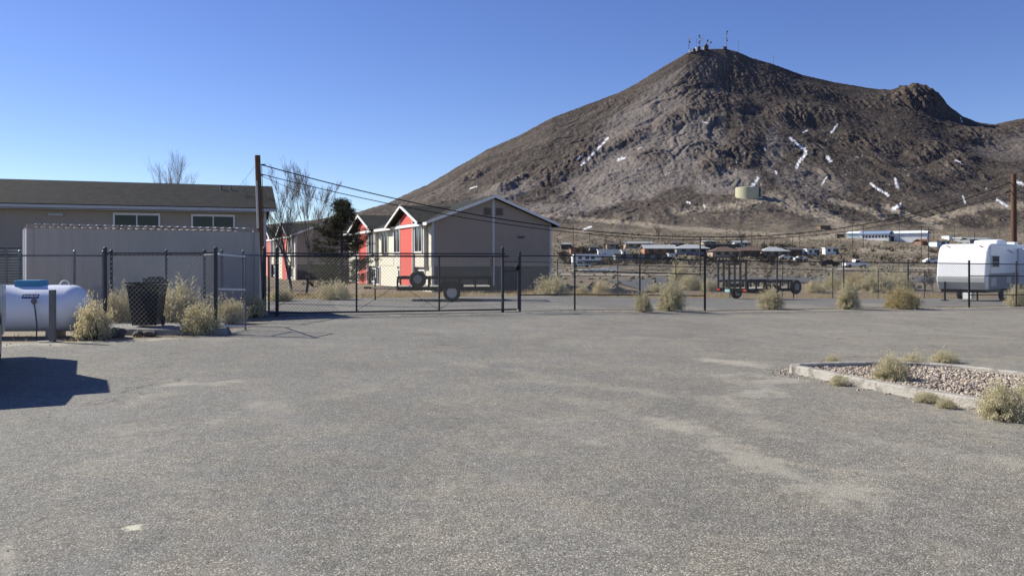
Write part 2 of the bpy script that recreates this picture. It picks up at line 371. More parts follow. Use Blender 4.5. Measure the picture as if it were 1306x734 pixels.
C = lerp(C, [.74,.74,.75], snow)
NearC = sstep(60, 130, RR)
C = C*NearC[..., None]+(np.ones_like(C)*np.array([.21,.172,.128]))*(1-NearC[..., None])
tm = bpy.data.materials.new('desert_ground'); tm.use_nodes = True; n = tm.node_tree.nodes; L = tm.node_tree.links; b = n['Principled BSDF']
b.inputs['Roughness'].default_value = .95; b.inputs['Specular IOR Level'].default_value = .1
at_ = n.new('ShaderNodeAttribute'); at_.attribute_name = 'soil'
tc = n.new('ShaderNodeTexCoord'); no = n.new('ShaderNodeTexNoise'); no.inputs['Scale'].default_value = .9; no.inputs['Detail'].default_value = 8; no.inputs['Roughness'].default_value = .75
L.new(tc.outputs['Object'], no.inputs['Vector'])
rp = n.new('ShaderNodeValToRGB'); rp.color_ramp.elements[0].position = .35; rp.color_ramp.elements[0].color = (.6,.6,.6,1); rp.color_ramp.elements[1].position = .68; rp.color_ramp.elements[1].color = (1.35,1.33,1.3,1)
L.new(no.outputs[0], rp.inputs[0])
mx = n.new('ShaderNodeMix'); mx.data_type = 'RGBA'; mx.blend_type = 'MULTIPLY'; mx.inputs[0].default_value = 1
L.new(at_.outputs['Color'], mx.inputs[6]); L.new(rp.outputs[0], mx.inputs[7]); L.new(mx.outputs[2], b.inputs['Base Color'])
bp = n.new('ShaderNodeBump'); bp.inputs['Strength'].default_value = .6; bp.inputs['Distance'].default_value = .25; L.new(no.outputs[0], bp.inputs['Height']); L.new(bp.outputs[0], b.inputs['Normal'])
terr = grid_mesh('hills', XW, YW, Z, tm); tag(terr, kind='structure')
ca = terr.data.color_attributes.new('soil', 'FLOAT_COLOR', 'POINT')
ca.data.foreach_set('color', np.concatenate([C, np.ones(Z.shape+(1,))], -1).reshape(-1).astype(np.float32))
def tz(px, r):                                          # terrain height at column px, depth r
    j = int(np.argmin(np.abs(cols-(px-653)/F))); return float(np.interp(r, rows, Z[:, j]))
def tfind(px, py, r0=60, r1=1600):                      # first terrain point met by that line of sight
    j = int(np.argmin(np.abs(cols-(px-653)/F)))
    for i in range(len(rows)):
        if r0 <= rows[i] <= r1 and HZ-(Z[i, j]-EYE)/rows[i]*F <= py: return Vector(((px-653)/F*rows[i], rows[i], float(Z[i, j])))
    i = int(np.argmin(np.where((rows > r0) & (rows < r1), HZ-(Z[:, j]-EYE)/rows*F, 1e9)))
    return Vector(((px-653)/F*rows[i], rows[i], float(Z[i, j])))
# wide base ground behind and beside
gm = mat('base_dirt', (.21,.172,.128), .95, .2, .2)
mb = MB(); mb.add([(-3000,-2500,-1.2),(3000,-2500,-1.2),(3000,55,-1.2),(-3000,55,-1.2)], [(0,1,2,3)])
tag(mb.build('ground', gm), kind='structure')

# ------------------------------------------------------------------ asphalt
def asphalt(name, base, dusts=(), chip=None, dusty=.0, worn=False):
    m = bpy.data.materials.new(name); m.use_nodes = True; n = m.node_tree.nodes; L = m.node_tree.links; b = n['Principled BSDF']
    b.inputs['Roughness'].default_value = .85; b.inputs['Specular IOR Level'].default_value = .25
    tc = n.new('ShaderNodeTexCoord'); P = tc.outputs['Object']
    def noise(sc, det=5, ro=.6, vec=P):
        q = n.new('ShaderNodeTexNoise'); q.inputs['Scale'].default_value = sc; q.inputs['Detail'].default_value = det; q.inputs['Roughness'].default_value = ro; L.new(vec, q.inputs['Vector']); return q.outputs[0]
    def ramp(src, p0, p1, c0, c1):
        q = n.new('ShaderNodeValToRGB'); q.color_ramp.elements[0].position = p0; q.color_ramp.elements[1].position = p1
        q.color_ramp.elements[0].color = tuple(c0)+(1,) if hasattr(c0, '__len__') else (c0,c0,c0,1); q.color_ramp.elements[1].color = tuple(c1)+(1,) if hasattr(c1, '__len__') else (c1,c1,c1,1)
        L.new(src, q.inputs[0]); return q.outputs[0]
    def mix(fac, a, c, mode='MIX'):
        q = n.new('ShaderNodeMix'); q.data_type = 'RGBA'; q.blend_type = mode
        if isinstance(fac, (int, float)): q.inputs[0].default_value = fac
        else: L.new(fac, q.inputs[0])
        if isinstance(a, tuple): q.inputs[6].default_value = a+(1,)
        else: L.new(a, q.inputs[6])
        if isinstance(c, tuple): q.inputs[7].default_value = c+(1,)
        else: L.new(c, q.inputs[7])
        return q.outputs[2]
    def math_(op, a, c=None):
        q = n.new('ShaderNodeMath'); q.operation = op; q.use_clamp = False
        for i, s_ in enumerate([a, c]):
            if s_ is None: continue
            if isinstance(s_, (int, float)): q.inputs[i].default_value = s_
            else: L.new(s_, q.inputs[i])
        return q.outputs[0]
    bt = tuple(c for c in base)
    col = ramp(noise(.35, 6, .65), .3, .7, [c*.86 for c in bt], [c*1.16 for c in bt])
    vo = n.new('ShaderNodeTexVoronoi'); vo.inputs['Scale'].default_value = 105; L.new(P, vo.inputs['Vector'])
    sc = n.new('ShaderNodeSeparateColor'); L.new(vo.outputs['Color'], sc.inputs[0])
    stone = n.new('ShaderNodeValToRGB'); L.new(sc.outputs[0], stone.inputs[0])
    cr_ = stone.color_ramp; cr_.elements[0].color = (.5,.5,.5,1); cr_.elements[1].color = (2.3,2.25,2.18,1); e = cr_.elements.new(.55); e.color = (.9,.9,.9,1); e = cr_.elements.new(.86); e.color = (1.2,1.19,1.18,1)
    gap = ramp(vo.outputs['Distance'], .25, .75, 1.12, .45)
    col = mix(.85, col, stone.outputs[0], 'MULTIPLY'); col = mix(.8, col, gap, 'MULTIPLY')
    mid = ramp(noise(9, 4, .7), .35, .68, .80, 1.22); col = mix(.8, col, mid, 'MULTIPLY')
    # scuffed pale streaks, running the way cars turn
    mp0 = n.new('ShaderNodeMapping'); mp0.inputs['Rotation'].default_value = (0, 0, R(62)); L.new(P, mp0.inputs[0]); mp = n.new('ShaderNodeMapping'); mp.inputs['Scale'].default_value = (.3, 1.1, 1); L.new(mp0.outputs[0], mp.inputs[0])
    st = ramp(noise(.8, 7, .7, mp.outputs[0]), .54, .70, 0.0, .42)
    col = mix(st, col, (.27,.258,.24))
    st2 = ramp(noise(1.7, 8, .75), .60, .72, 0.0, .30); col = mix(st2, col, (.30,.285,.26))
    dk_ = ramp(noise(.5, 8, .7, mp.outputs[0]), .30, .42, .28, 0.0); col = mix(dk_, col, (.10,.098,.095))
    if worn:
        atw = n.new('ShaderNodeAttribute'); atw.attribute_name = 'wear'; sw = n.new('ShaderNodeSeparateColor'); L.new(atw.outputs['Color'], sw.inputs[0])
        pale = mix(1.0, col, (1.30,1.22,1.10), 'MULTIPLY'); col = mix(sw.outputs[1], col, pale)
        fn_ = noise(26, 5, .8); da = math_('ADD', sw.outputs[0], math_('MULTIPLY', math_('SUBTRACT', fn_, .5), .9)); da = math_('MULTIPLY', ramp(da, .12, 1.0, 0.0, 1.0), .70)
        col = mix(da, col, (.42,.39,.315))
        # hairline cracks
        mpc = n.new('ShaderNodeMix'); mpc.data_type = 'VECTOR'; nzc = n.new('ShaderNodeTexNoise'); nzc.inputs['Scale'].default_value = 1.1; nzc.inputs['Detail'].default_value = 6; L.new(P, nzc.inputs['Vector'])
        ad = n.new('ShaderNodeVectorMath'); ad.operation = 'MULTIPLY_ADD'; L.new(nzc.outputs['Color'], ad.inputs[0]); ad.inputs[1].default_value = (2.2,2.2,0); L.new(P, ad.inputs[2])
        vc = n.new('ShaderNodeTexVoronoi'); vc.feature = 'DISTANCE_TO_EDGE'; vc.inputs['Scale'].default_value = .16; L.new(ad.outputs[0], vc.inputs['Vector'])
        ck = ramp(vc.outputs['Distance'], .0006, .0020, .75, 0.0); ckm = ramp(noise(.22, 3, .5), .48, .56, 0.0, 1.0); ck = math_('MULTIPLY', ck, ckm)
        col = mix(ck, col, (.05,.048,.045))
    nd = noise(3.2, 8, .75)
    for (x, y, r, a) in dusts:
        v = n.new('ShaderNodeVectorMath'); v.operation = 'DISTANCE'; L.new(P, v.inputs[0]); v.inputs[1].default_value = (x, y, float(gz(x, y)))
        d = math_('DIVIDE', v.outputs['Value'], r); d = math_('SUBTRACT', 1.0, d)
        s2 = math_('ADD', d, math_('MULTIPLY', math_('SUBTRACT', nd, .5), 3.2))
        col = mix(ramp(s2, .2, 1.25, 0.0, a), col, (.36,.325,.265))
    if chip:
        for (x, y, r) in chip:
            mp2 = n.new('ShaderNodeMapping'); mp2.inputs['Location'].default_value = (-x, -y/1.0, 0); L.new(P, mp2.inputs[0])
            mp3 = n.new('ShaderNodeVectorMath'); mp3.operation = 'MULTIPLY'; L.new(mp2.outputs[0], mp3.inputs[0]); mp3.inputs[1].default_value = (1, .9, 0)
            v = n.new('ShaderNodeVectorMath'); v.operation = 'LENGTH'; L.new(mp3.outputs[0], v.inputs[0])
            d = math_('SUBTRACT', 1.0, math_('DIVIDE', v.outputs['Value'], r))
            s2 = math_('ADD', d, math_('MULTIPLY', math_('SUBTRACT', noise(14, 6, .75), .5), 2.4))
            col = mix(ramp(s2, .2, .62, 0.0, .8), col, (.62,.59,.45))
    L.new(col, b.inputs['Base Color'])
    bp = n.new('ShaderNodeBump'); bp.inputs['Strength'].default_value = .55; bp.inputs['Distance'].default_value = .006
    L.new(vo.outputs['Distance'], bp.inputs['Height']); bp.invert = True; L.new(bp.outputs[0], b.inputs['Normal'])
    return m
d1 = []
A1 = asphalt('worn_asphalt', (.238,.230,.203), d1, chip=[(-2.27,5.02,.085)], worn=True)
A2 = asphalt('yard_asphalt', (.222,.214,.192), [(6,31,2.5,.6),(11,33,2.5,.6),(15,35,2.5,.6),(-2,27,2,.4),(2,29,2,.4)])
fence_line = [(-60,9.0),(-12,15.4),(-9.9,16.15),(-7.6,16.7),(-6.35,17.9),(-7.3,23.4),(-7.0,24.1),(-.3,26.0),(2,27.1),(20.9,34.7),(60,50.4)]
far_line = [(-60,12),(-16,33.5),(-12,34.2),(-3,37),(2.3,41.5),(20,51.5),(60,70)]
def strip_sheet(name, m, lo, hi, xs, ny, dz, wob=0):
    X = np.tile(np.array(xs)[None, :], (ny, 1)); l = lo(X[0]); h = hi(X[0])
    if wob: h = h+fbm(X[0]*1.7, X[0]*0+3.3, 4, 7)*wob
    t = np.linspace(0, 1, ny)[:, None]; Y = l[None, :]*(1-t)+h[None, :]*t
    Zz = gz(X, Y)+dz
    o = grid_mesh(name, X, Y, Zz, m); return tag(o, kind='structure')
# dirt bed under everything between lots is the terrain; the shoulder where the tank and shrubs stand:
dirt = mat('yard_dirt', (.235,.20,.155), .95, .25, 1.5, bump=.8, bscale=12, wear=(.15,.125,.095), wscale=3, wthr=.55)
strip_sheet('dirt_ground', dirt, lambda x: x*0+10.0, lambda x: x*0+38.0, np.linspace(-60, 60, 200), 60, -.012)
fl = np.array([p for p in fence_line if p != (-6.35,17.9) and p != (-7.3,23.4)])
def fhi(x): return np.interp(x, [-60,-12,-9.9,-7.6,-6.6,-6.42,-6.4,-.3,2,20.9,60],[9.0,15.4,16.15,16.9,18.0,18.3,24.1,25.9,27.0,34.6,50.3])
xs_ = np.unique(np.concatenate([np.linspace(-60, -10, 40), np.linspace(-10, 8, 420), np.linspace(8, 24, 160), np.linspace(24, 60, 30), np.linspace(-6.6, -6.38, 12)]))
tt_ = np.concatenate([np.linspace(-25, 3, 10, endpoint=False), np.geomspace(3, 40, 380)])
XL = np.tile(xs_[None, :], (len(tt_), 1)); hi_ = fhi(XL)+fbm(XL*1.7, XL*0+3.3, 4, 7)*.10
YL = np.minimum(tt_[:, None], hi_); last = tt_.searchsorted(40)
ZL = gz(XL, YL)
lot = grid_mesh('parking_lot', XL, YL, ZL, A1); tag(lot, kind='structure')
def gp2(px, py): v = gpt(px, py); return v.x, v.y
DU = np.zeros_like(XL)
bn = fbm(XL*1.3, YL*1.3, 5, 201, .65); bn2 = fbm(XL*5, YL*5, 4, 211, .7)
for pts, wd, am in [([(838,532),(890,555),(960,590),(1085,632)],.30,.75),([(905,458),(950,463),(975,468)],.42,.95),([(930,478),(1000,482),(960,506)],.40,.8),([(955,538),(1010,548)],.18,.5),([(870,500),(930,520),(1010,555),(1120,600)],.35,.45),
    ([(690,488),(760,492),(850,505)],.30,.4),([(730,507),(790,525),(850,545)],.28,.35),([(745,562),(765,566)],.12,.5),([(1100,560),(1200,575),(1306,590)],.30,.4),([(1085,635),(1180,670),(1260,720)],.3,.35),([(1040,600),(1160,640)],.3,.3),
    ([(165,552),(260,540),(330,515)],.16,.4),([(230,490),(275,488)],.28,.8),([(170,515),(210,500)],.2,.4),([(540,640),(600,610),(660,560)],.14,.35),([(400,510),(470,495),(520,470)],.25,.3),([(560,460),(640,470),(720,480)],.3,.35),([(420,478),(560,470)],.25,.3),
    ([(8,690),(10,740)],.06,.9),([(100,600),(200,560),(300,530),(420,500)],.3,.28),([(620,620),(700,560),(740,520)],.4,.25),([(1150,480),(1250,540),(1306,560)],.5,.4),([(150,436),(300,430),(420,425)],.5,.4),([(760,430),(900,432)],.6,.3),([(1000,420),(1280,430)],.7,.3)]:
    W_ = [gp2(*q) for q in pts]; best = np.full_like(XL, 1e9)
    for (ax, ay), (bx2, by) in zip(W_[:-1], W_[1:]):
        vx, vy = bx2-ax, by-ay; t_ = np.clip(((XL-ax)*vx+(YL-ay)*vy)/(vx*vx+vy*vy+1e-9), 0, 1); best = np.minimum(best, np.hypot(XL-ax-t_*vx, YL-ay-t_*vy))
    q_ = 1-best/(wd*1.25); DU = np.maximum(DU, am*.9*sstep(.1, 1.15, q_+bn*.55*(q_ > -.4)+bn2*.40))
edge_d = np.abs(hi_-YL); DU = np.maximum(DU, .9*sstep(.1, .9, 1-edge_d/.9+bn*.5+bn2*.3))
PL = np.clip(.45+.10*XL-.02*(YL-8), 0, 1)*.6+np.clip(bn*.5, -.2, .4)
ca = lot.data.color_attributes.new('wear', 'FLOAT_COLOR', 'POINT')
ca.data.foreach_set('color', np.stack([np.clip(DU,0,1), np.clip(PL,0,1), DU*0, DU*0+1], -1).reshape(-1).astype(np.float32))
def flo(x): return np.interp(x, [-60,-16,-9,-6.4,-.3,2,20.9,60],[20,26,24.4,24.35,26.1,27.4,35.2,51])
strip_sheet('storage_yard', A2, flo, lambda x: np.interp(x, [p[0] for p in far_line], [max(p[1], 21) for p in far_line]), np.linspace(-30, 58, 200), 40, .004, .4)

# ------------------------------------------------------------------ left apartment block
def window(par, M_axis, x0, x1, z0, z1, off, name='window', panes=2, dep=.08, fm='trim'):
    """window in the plane y=off (axis 'x') or x=off (axis 'y'), facing the negative side"""
    f = MB(); t = .07
    def bxx(a0, a1, c0, c1, d0, d1, mbx):
        if M_axis == 'x': mbx.box(a0, off-d1, c0, a1, off-d0, c1)
        else: mbx.box(off-d1, a0, c0, off-d0, a1, c1)
    bxx(x0-.09, x1+.09, z1, z1+.12, -.02, dep, f); bxx(x0-.09, x1+.09, z0-.12, z0, -.02, dep+.02, f)
    bxx(x0-.09, x0, z0, z1, -.02, dep, f); bxx(x1, x1+.09, z0, z1, -.02, dep, f)
    for i in range(1, panes): xm = x0+(x1-x0)*i/panes; bxx(xm-.03, xm+.03, z0, z1, -.02, dep-.02, f)
    fr = f.build('window', M[fm], par)
    for i in range(panes):
        a = x0+(x1-x0)*i/panes+(.03 if i else 0); c = x0+(x1-x0)*(i+1)/panes-(.03 if i < panes-1 else 0)
        g = MB(); bxx(a, c, z0, z1, .01, .03, g); g.build('pane', M['glass'], fr)
    return fr
p0 = Vector((-13.9, 47.2)); ang = math.atan2(4.3, 12.6)
t = thing('apartment_building', 'long beige apartment block with dark shingle roof behind the shipping container', 'building', (p0.x, p0.y, -.4), ang)
LW, DW, EV, AP = 30.0, 9.6, 4.95, 6.45
MB().extr([(0,0),(DW,0),(DW,EV),(DW/2,AP-.05),(0,EV)], -LW, 0, 'yz').build('wall', M['stucco2'], t)
ov = .55
def roof_pair(par, x0, x1, W, ev, ap, ov, mname, th=.16):
    s = (ap-ev)/(W/2)
    r = MB()
    r.extr([(-ov, ev-ov*s+.02),(W/2, ap+.02),(W+ov, ev-ov*s+.02),(W+ov, ev-ov*s+.02+th),(W/2, ap+.02+th),(-ov, ev-ov*s+.02+th)], x0, x1, 'yz')
    return r.build('roof', M[mname], par)
rf = roof_pair(t, -LW-ov, ov, DW, EV, AP, ov, 'shingle')
s = (AP-EV)/(DW/2)
f = MB(); f.box(-LW-ov, -ov-.03, EV-ov*s-.03, ov, -ov-.003, EV-ov*s+.13); f.build('fascia', M['gtrim'], t)
f = MB(); f.box(-LW, -ov+.01, EV-ov*s-.09, 0, -.003, EV-ov*s-.06); f.build('soffit', M['gtrim'], t)
f = MB()
f.extr([(-ov-.03, EV-ov*s-.10),(DW/2, AP-.08),(DW/2, AP+.16),(-ov-.03, EV-ov*s+.16)], ov+.003, ov+.04, 'yz')
f.extr([(DW+ov, EV-ov*s-.10),(DW/2, AP-.08),(DW/2, AP+.16),(DW+ov, EV-ov*s+.16)], ov+.003, ov+.04, 'yz'); f.build('rake_board', M['gtrim'], t)
f = MB(); f.box(-.12, -.025, 0, .025, -.003, EV-.15); f.box(.003, -.003, 0, .025, .12, EV-.1); f.build('corner_trim', M['gtrim'], t)
for a, c in [(-7.75,-5.6),(-3.85,-1.75),(-15.45,-13.2)]: window(t, 'x', a, c, 3.35, 4.45, 0)
for vx in (-2.4,-1.85): MB().tube([(vx, 3.5, 6.1),(vx, 3.5, 6.48)], .06, 8).build('roof_vent', M['galv'], t)
MB().box(-10.9, -.12, 4.35, -10.2, -.003, 4.5).build('wall_light', M['rvpanel'], t)

# ------------------------------------------------------------------ apartments with red bays
def red_building(label, loc, rz):
    t = thing('apartment_building', label, 'building', loc, rz, None)
    W, Ln, EV, AP, SP = 9.5, 28.0, 5.15, 7.0, 1.95
    MB().extr([(0,SP),(W,SP),(W,EV),(W/2,AP-.05),(0,EV)], 0, Ln, 'xz').build('upper_wall', M['stucco'], t)
    MB().box(.0, .012, 0, W-.02, Ln-.02, SP).build('lower_wall', M['found'], t)
    sl = (AP-EV)/(W/2); ov = .5
    r = MB(); r.extr([(-ov, EV-ov*sl+.02),(W/2, AP+.02),(W+ov, EV-ov*sl+.02),(W+ov, EV-ov*sl+.17),(W/2, AP+.17),(-ov, EV-ov*sl+.17)], -.4, Ln+.4, 'xz')
    rf = r.build('roof', M['shingle_a'], t)
    for y0, y1 in ((-.44,-.403),(Ln+.403, Ln+.44)):
        f = MB()
        f.extr([(-ov-.03, EV-ov*sl-.0),(W/2, AP-.01),(W/2, AP+.185),(-ov-.03, EV-ov*sl+.19)], y0, y1, 'xz')
        f.extr([(W+ov+.03, EV-ov*sl-.0),(W/2, AP-.01),(W/2, AP+.185),(W+ov+.03, EV-ov*sl+.19)], y0, y1, 'xz')
        f.build('rake_board', M['trim'], t)
    f = MB(); f.box(-ov-.04, -.4, EV-ov*sl-.06, -ov-.003, Ln+.4, EV-ov*sl+.16); f.build('gutter', M['trim'], t); f = MB(); f.box(W+ov+.003, -.4, EV-ov*sl-.06, W+ov+.04, Ln+.4, EV-ov*sl+.16); f.build('gutter', M['trim'], t)
    f = MB(); f.box(W/2-.09, -.03, .5, W/2+.09, -.003, AP-.12); f.build('centre_batten', M['gtrim'], t)
    for a in (0, W-.16): MB().box(a, -.028, 0, a+.16, -.003, EV-.05).build('corner_trim', M['gtrim'], t)
    for a in (W/2-.75, W/2+.2):
        v = MB()
        for k in range(7): v.box(a, -.05, 5.72+k*.08, a+.55, -.006, 5.77+k*.08)
        v.build('gable_vent', M['found'], t)
    MB().box(6.7, -.06, 4.05, 7.25, -.003, 4.2).build('wall_light', M['found'], t)
    # facade skins on the sunny side
    sk = MB(); sk.box(-.05, .003, SP+.003, -.003, Ln, EV-.12); sk.build('siding', M['cream'], t)
    sk = MB(); sk.box(-.02, .014, 0, -.003, Ln, SP-.003); sk.build('lower_siding', M['cream'], t)
    for yc in (5.2, 20.0):
        hw, zt = 4.6, 6.5; ev = EV-ov*sl+.05
        # bay box that steps forward
        bx0 = -.3
        b_ = MB(); b_.extr([(yc-4.3,SP-.05),(yc+4.3,SP-.05),(yc+4.3,ev+.1),(yc,zt-.28),(yc-4.3,ev+.1)], bx0, -.052, 'yz'); b_.build('bay', M['cream'], t)
        pr = MB(); pr.extr([(yc-1.7,.25),(yc+1.7,.25),(yc+1.7,5.62),(yc,zt-.30),(yc-1.7,5.62)], bx0-.14, bx0-.003, 'yz'); pr.build('red_panel', M['red'], t)
        MB().box(bx0-.17, yc-1.8, .25, bx0-.003, yc-1.703, 5.55).build('bay_trim', M['trim'], t); MB().box(bx0-.17, yc+1.703, .25, bx0-.003, yc+1.8, 5.55).build('bay_trim', M['trim'], t)
        MB().box(bx0-.03, yc-4.3, SP-.05, bx0-.003, yc-4.15, ev).build('bay_trim', M['trim'], t); MB().box(bx0-.03, yc+4.15, SP-.05, bx0-.003, yc+4.3, ev).build('bay_trim', M['trim'], t)
        g = MB(); sg = (zt-ev)/hw
        g.extr([(yc-hw, ev),(yc, zt),(yc+hw, ev),(yc+hw, ev+.14),(yc, zt+.14),(yc-hw, ev+.14)], bx0-.6, W/2-1.5, 'yz'); gg = g.build('gable_roof', M['shingle_a'], t)
        rk = MB(); rk.extr([(yc-hw-.03, ev-.05),(yc, zt-.05),(yc+hw+.03, ev-.05),(yc+hw+.03, ev+.145),(yc, zt+.155),(yc-hw-.03, ev+.145)], bx0-.66, bx0-.603, 'yz'); rk.build('rake_board', M['trim'], gg)
        for a, c in ((yc-3.9, yc-2.1), (yc+2.1, yc+3.9)): window(t, 'y', a, c, 3.05, 4.85, bx0)
        for a, c in ((yc-3.6, yc-2.0), (yc+2.0, yc+3.6)): window(t, 'y', a, c, .55, 1.6, -.02)
    window(t, 'y', 12.2, 14.2, 3.05, 4.85, -.05)
    window(t, 'y', 15.0, 16.4, .3, 1.75, -.02)
    return t
red_building('taupe apartment block with red bays, its dark gable end facing the storage yard', (-5.75, 60, -.75), R(23))
red_building('farther taupe block with red bays, showing between the utility pole and the pine', (-23.3, 90, -.75), R(23))

# ------------------------------------------------------------------ shipping container
t = thing('shipping_container', 'long pinkish beige steel shipping container with rusted top rail in front of the beige block', 'shipping container', (-12.77, 22.0, -.02), R(31.5))
CL, CW, CH = 6.06, 2.44, 2.59
def corr(x0, x1, z0, z1, y, dep=.036, pitch=.278):
    m = MB(); xs = []; x = x0; st = 0
    pts = []
    while x < x1-.001:
        for dx, yy in ((0, y),(.07, y),(.07+.068, y+dep),(.07+.068+.07, y+dep)):
            if x+dx <= x1: pts.append((x+dx, yy))
        x += pitch
    pts.append((x1, y))
    V = [(a, c, z0) for a, c in pts]+[(a, c, z1) for a, c in pts]; n_ = len(pts)
    m.add(V, [(i, i+1, i+1+n_, i+n_) for i in range(n_-1)]); return m
c = corr(.12, CL-.12, .16, CH-.1, .03, .017); c.build('side_panel', M['contain'], t, fix=False)
c = MB(); c.box(.06, .12, .14, CL-.06, CW-.03, CH-.12); c.build('body', M['contain'], t)
c = MB()
for x in (0, CL-.14):
    for y in (0, CW-.14): c.box(x, y, 0, x+.14, y+.14, CH)
c.build('corner_post', M['contain'], t)
for x in (-.004, CL-.174):
    for z in (-.003, CH-.12):
        q = MB(); q.box(x, -.006, z, x+.178, .16, z+.123); q.build('corner_casting', M['contrust'], t)
c = MB(); c.box(.175, -.002, CH-.06, CL-.175, .06, CH-.005); c.box(.175, -.002, .0, CL-.175, .08, .155); c.build('side_rail', M['contrust'], t)
# roof ribs above the rail: its dashes of sunlight put into shape and colour
c = MB()
for k in range(int((CL-.4)/.209)): c.box(.2+k*.209, -.004, CH-.004, .2+k*.209+.12, CW-.05, CH+.022)
c.build('roof_dashes', M['rvpanel'], t)
c = MB()
for y in (.5, .9, 1.5, 1.9): c.tube([(-.04, y, .1),(-.04, y, CH-.1)], .02, 6)
c.box(-.02, .145, .13, -.003, CW-.145, CH-.12); c.build('door', M['white'], t)  # end face in white: the sunlight on it is put into the colour

# ------------------------------------------------------------------ chain-link
def fence_mesh(p0, p1, h, z0=.05, r=.0021, pitch=.075):
    p0, p1 = Vector(p0), Vector(p1); L_ = (p1.xy-p0.xy).length; m = MB()
    nrm = Vector((-(p1-p0).y, (p1-p0).x, 0)).normalized()*r
    def W(s_, t_): q = p0.lerp(p1, s_/L_); return Vector((q.x, q.y, q.z+z0+t_))
    n_ = int((L_+h)/pitch)
    for i in range(n_+1):
        for sg in (1, -1):
            s0 = -h+i*pitch; a = (s0, 0); c = (s0+h, h)
            ta, tb = 0, h
            if s0 < 0: ta = -s0
            if s0+h > L_: tb = L_-s0
            if tb-ta < .02: continue
            A_ = (s0+ta, ta); B_ = (s0+tb, tb)
            if sg < 0: A_ = (L_-A_[0], A_[1]); B_ = (L_-B_[0], B_[1])
            u0, u1 = W(*A_), W(*B_); off = nrm*(1 if sg > 0 else -1)
            w_ = Vector((0, 0, r*1.4))
            V = [u0+off+w_, u0+off-w_, u0-off, u1+off+w_, u1+off-w_, u1-off]
            m.add(V, [(0,1,4,3),(1,2,5,4),(2,0,3,5)])
    return m
def fence(label, pts, h=1.85, posts=None, mid=(), group='chain-link fences', name='chain_link_fence', pm='galv', r=.0013, hp=None, pr=.03, rm=None, cat='fence', mw='wire', rail_h=None, pitch=.075):
    """pts: ground points of the posts in order"""
    o = thing(name, label, cat, pts[0], 0, group); b0 = Vector(pts[0]); q = [Vector(p)-b0 for p in pts]
    rh = rail_h or h-.09
    for i, p in enumerate(q):
        if posts and not posts[i]: continue
        m_ = MB(); hh = (hp[i] if hp else h); rr = pr*(1.35 if i in (0, len(q)-1) else 1)
        m_.tube([p-Vector((0,0,.1)), p+Vector((0,0,hh))], rr, 8); m_.lathe([(rr+.008, hh-.01),(rr+.006, hh+.025),(.012, hh+.05)], 'z', 8, M=Matrix.Translation(p)); m_.build('post', M[pm], o)
    rl = MB()
    for a, c in zip(q[:-1], q[1:]): rl.tube([a+Vector((0,0,rh)), c+Vector((0,0,rh))], .021, 6)
    rl.build('top_rail', M[rm or pm], o)
    for (z_, i0, i1) in mid:
        rl = MB()
        for a, c in zip(q[i0:i1], q[i0+1:i1+1]): rl.tube([a+Vector((0,0,z_)), c+Vector((0,0,z_))], .02, 6)
        rl.build('middle_rail', M[rm or pm], o)
    ms = MB()
    for a, c in zip(q[:-1], q[1:]):
        k_ = fence_mesh(a, c, rh-.06, .05, r, pitch); ms.add(k_.v, k_.f)
    ms.build('wire_mesh', M[mw], o, fix=False)
    return o
fx = [(733,27.0),(816,28.1),(899,29.4),(991,30.6),(1076,31.6),(1158,32.6),(1236,33.6),(1296,34.6),(1372,35.9),(1440,37.2)]
fpts = [at(a, d) for a, d in fx]
fence('dark chain-link fence run between the latch post and the right-hand trailer, with three rails', [at(663, 26.35)]+fpts[:3], mid=[(1.27,1,3),(.52,0,3)], pm='galvdark', mw='wiredark', r=.0027, pitch=.105)
fence('dark chain-link fence run from the right-hand trailer to the camper', fpts[2:7], pm='galvdark', mw='wiredark', r=.0027, pitch=.105)
fence('dark chain-link gate section in front of the white camper with a middle rail', fpts[6:], mid=[(1.27,0,3),(.5,0,3)], pm='galvdark', mw='wiredark', r=.0027, pitch=.105)
# back fence of the yard
bx = [(640,41.2),(711,42.3),(788,43.4),(862,44.6),(931,46.0),(998,47.6),(1062,49.4),(1120,51.0),(1179,52.8),(1235,54.6),(1290,56.4),(1345,58.2)]
fence('distant thin chain-link fence along the far edge of the storage yard', [at(a, d) for a, d in bx], h=1.75, pm='galvdark', pr=.026, r=.0009)
# sliding gate
g0, g1 = gpt(343, 403.2), gpt(641, 398.3)
dv = (g1-g0); Lg = dv.xy.length; gang = math.atan2(dv.y, dv.x)
t = thing('sliding_gate', 'long closed chain-link sliding gate across the yard entrance with diagonal braces', 'gate', (g0.x, g0.y, g0.z), gang)
m = MB(); m.tube([(0,0,.09),(Lg+.45,0,.09)], .026, 8); m.build('bottom_rail', M['galvdark'], t)
m = MB(); m.tube([(-.1,0,1.74),(Lg+.2,0,1.74)], .026, 8); m.tube([(-.1,.06,1.82),(Lg+.1,.06,1.82)], .022, 8); m.build('top_rail', M['galvdark'], t)
ups = [0, (453-343)/298*Lg*.97, (559-343)/298*Lg*.985, Lg]
for u_ in ups: MB().tube([(u_,0,.09),(u_,0,1.74)], .027, 8).build('upright', M['galvdark'], t)
m = MB()
m.tube([(ups[1],0,.12),(ups[1]+1.0,0,.75)], .006, 5); m.tube([(ups[2],0,.12),(ups[2]-1.0,0,.75)], .006, 5); m.tube([(ups[2],0,.12),(ups[2]+1.0,0,.75)], .006, 5); m.tube([(ups[0],0,.12),(ups[0]+1.0,0,.75)], .006, 5)
m.build('brace', M['galvdark'], t)
k_ = fence_mesh((0,0,0),(Lg,0,0), 1.62, .1, .0028, .105); k_.build('wire_mesh', M['wiredark'], t, fix=False)
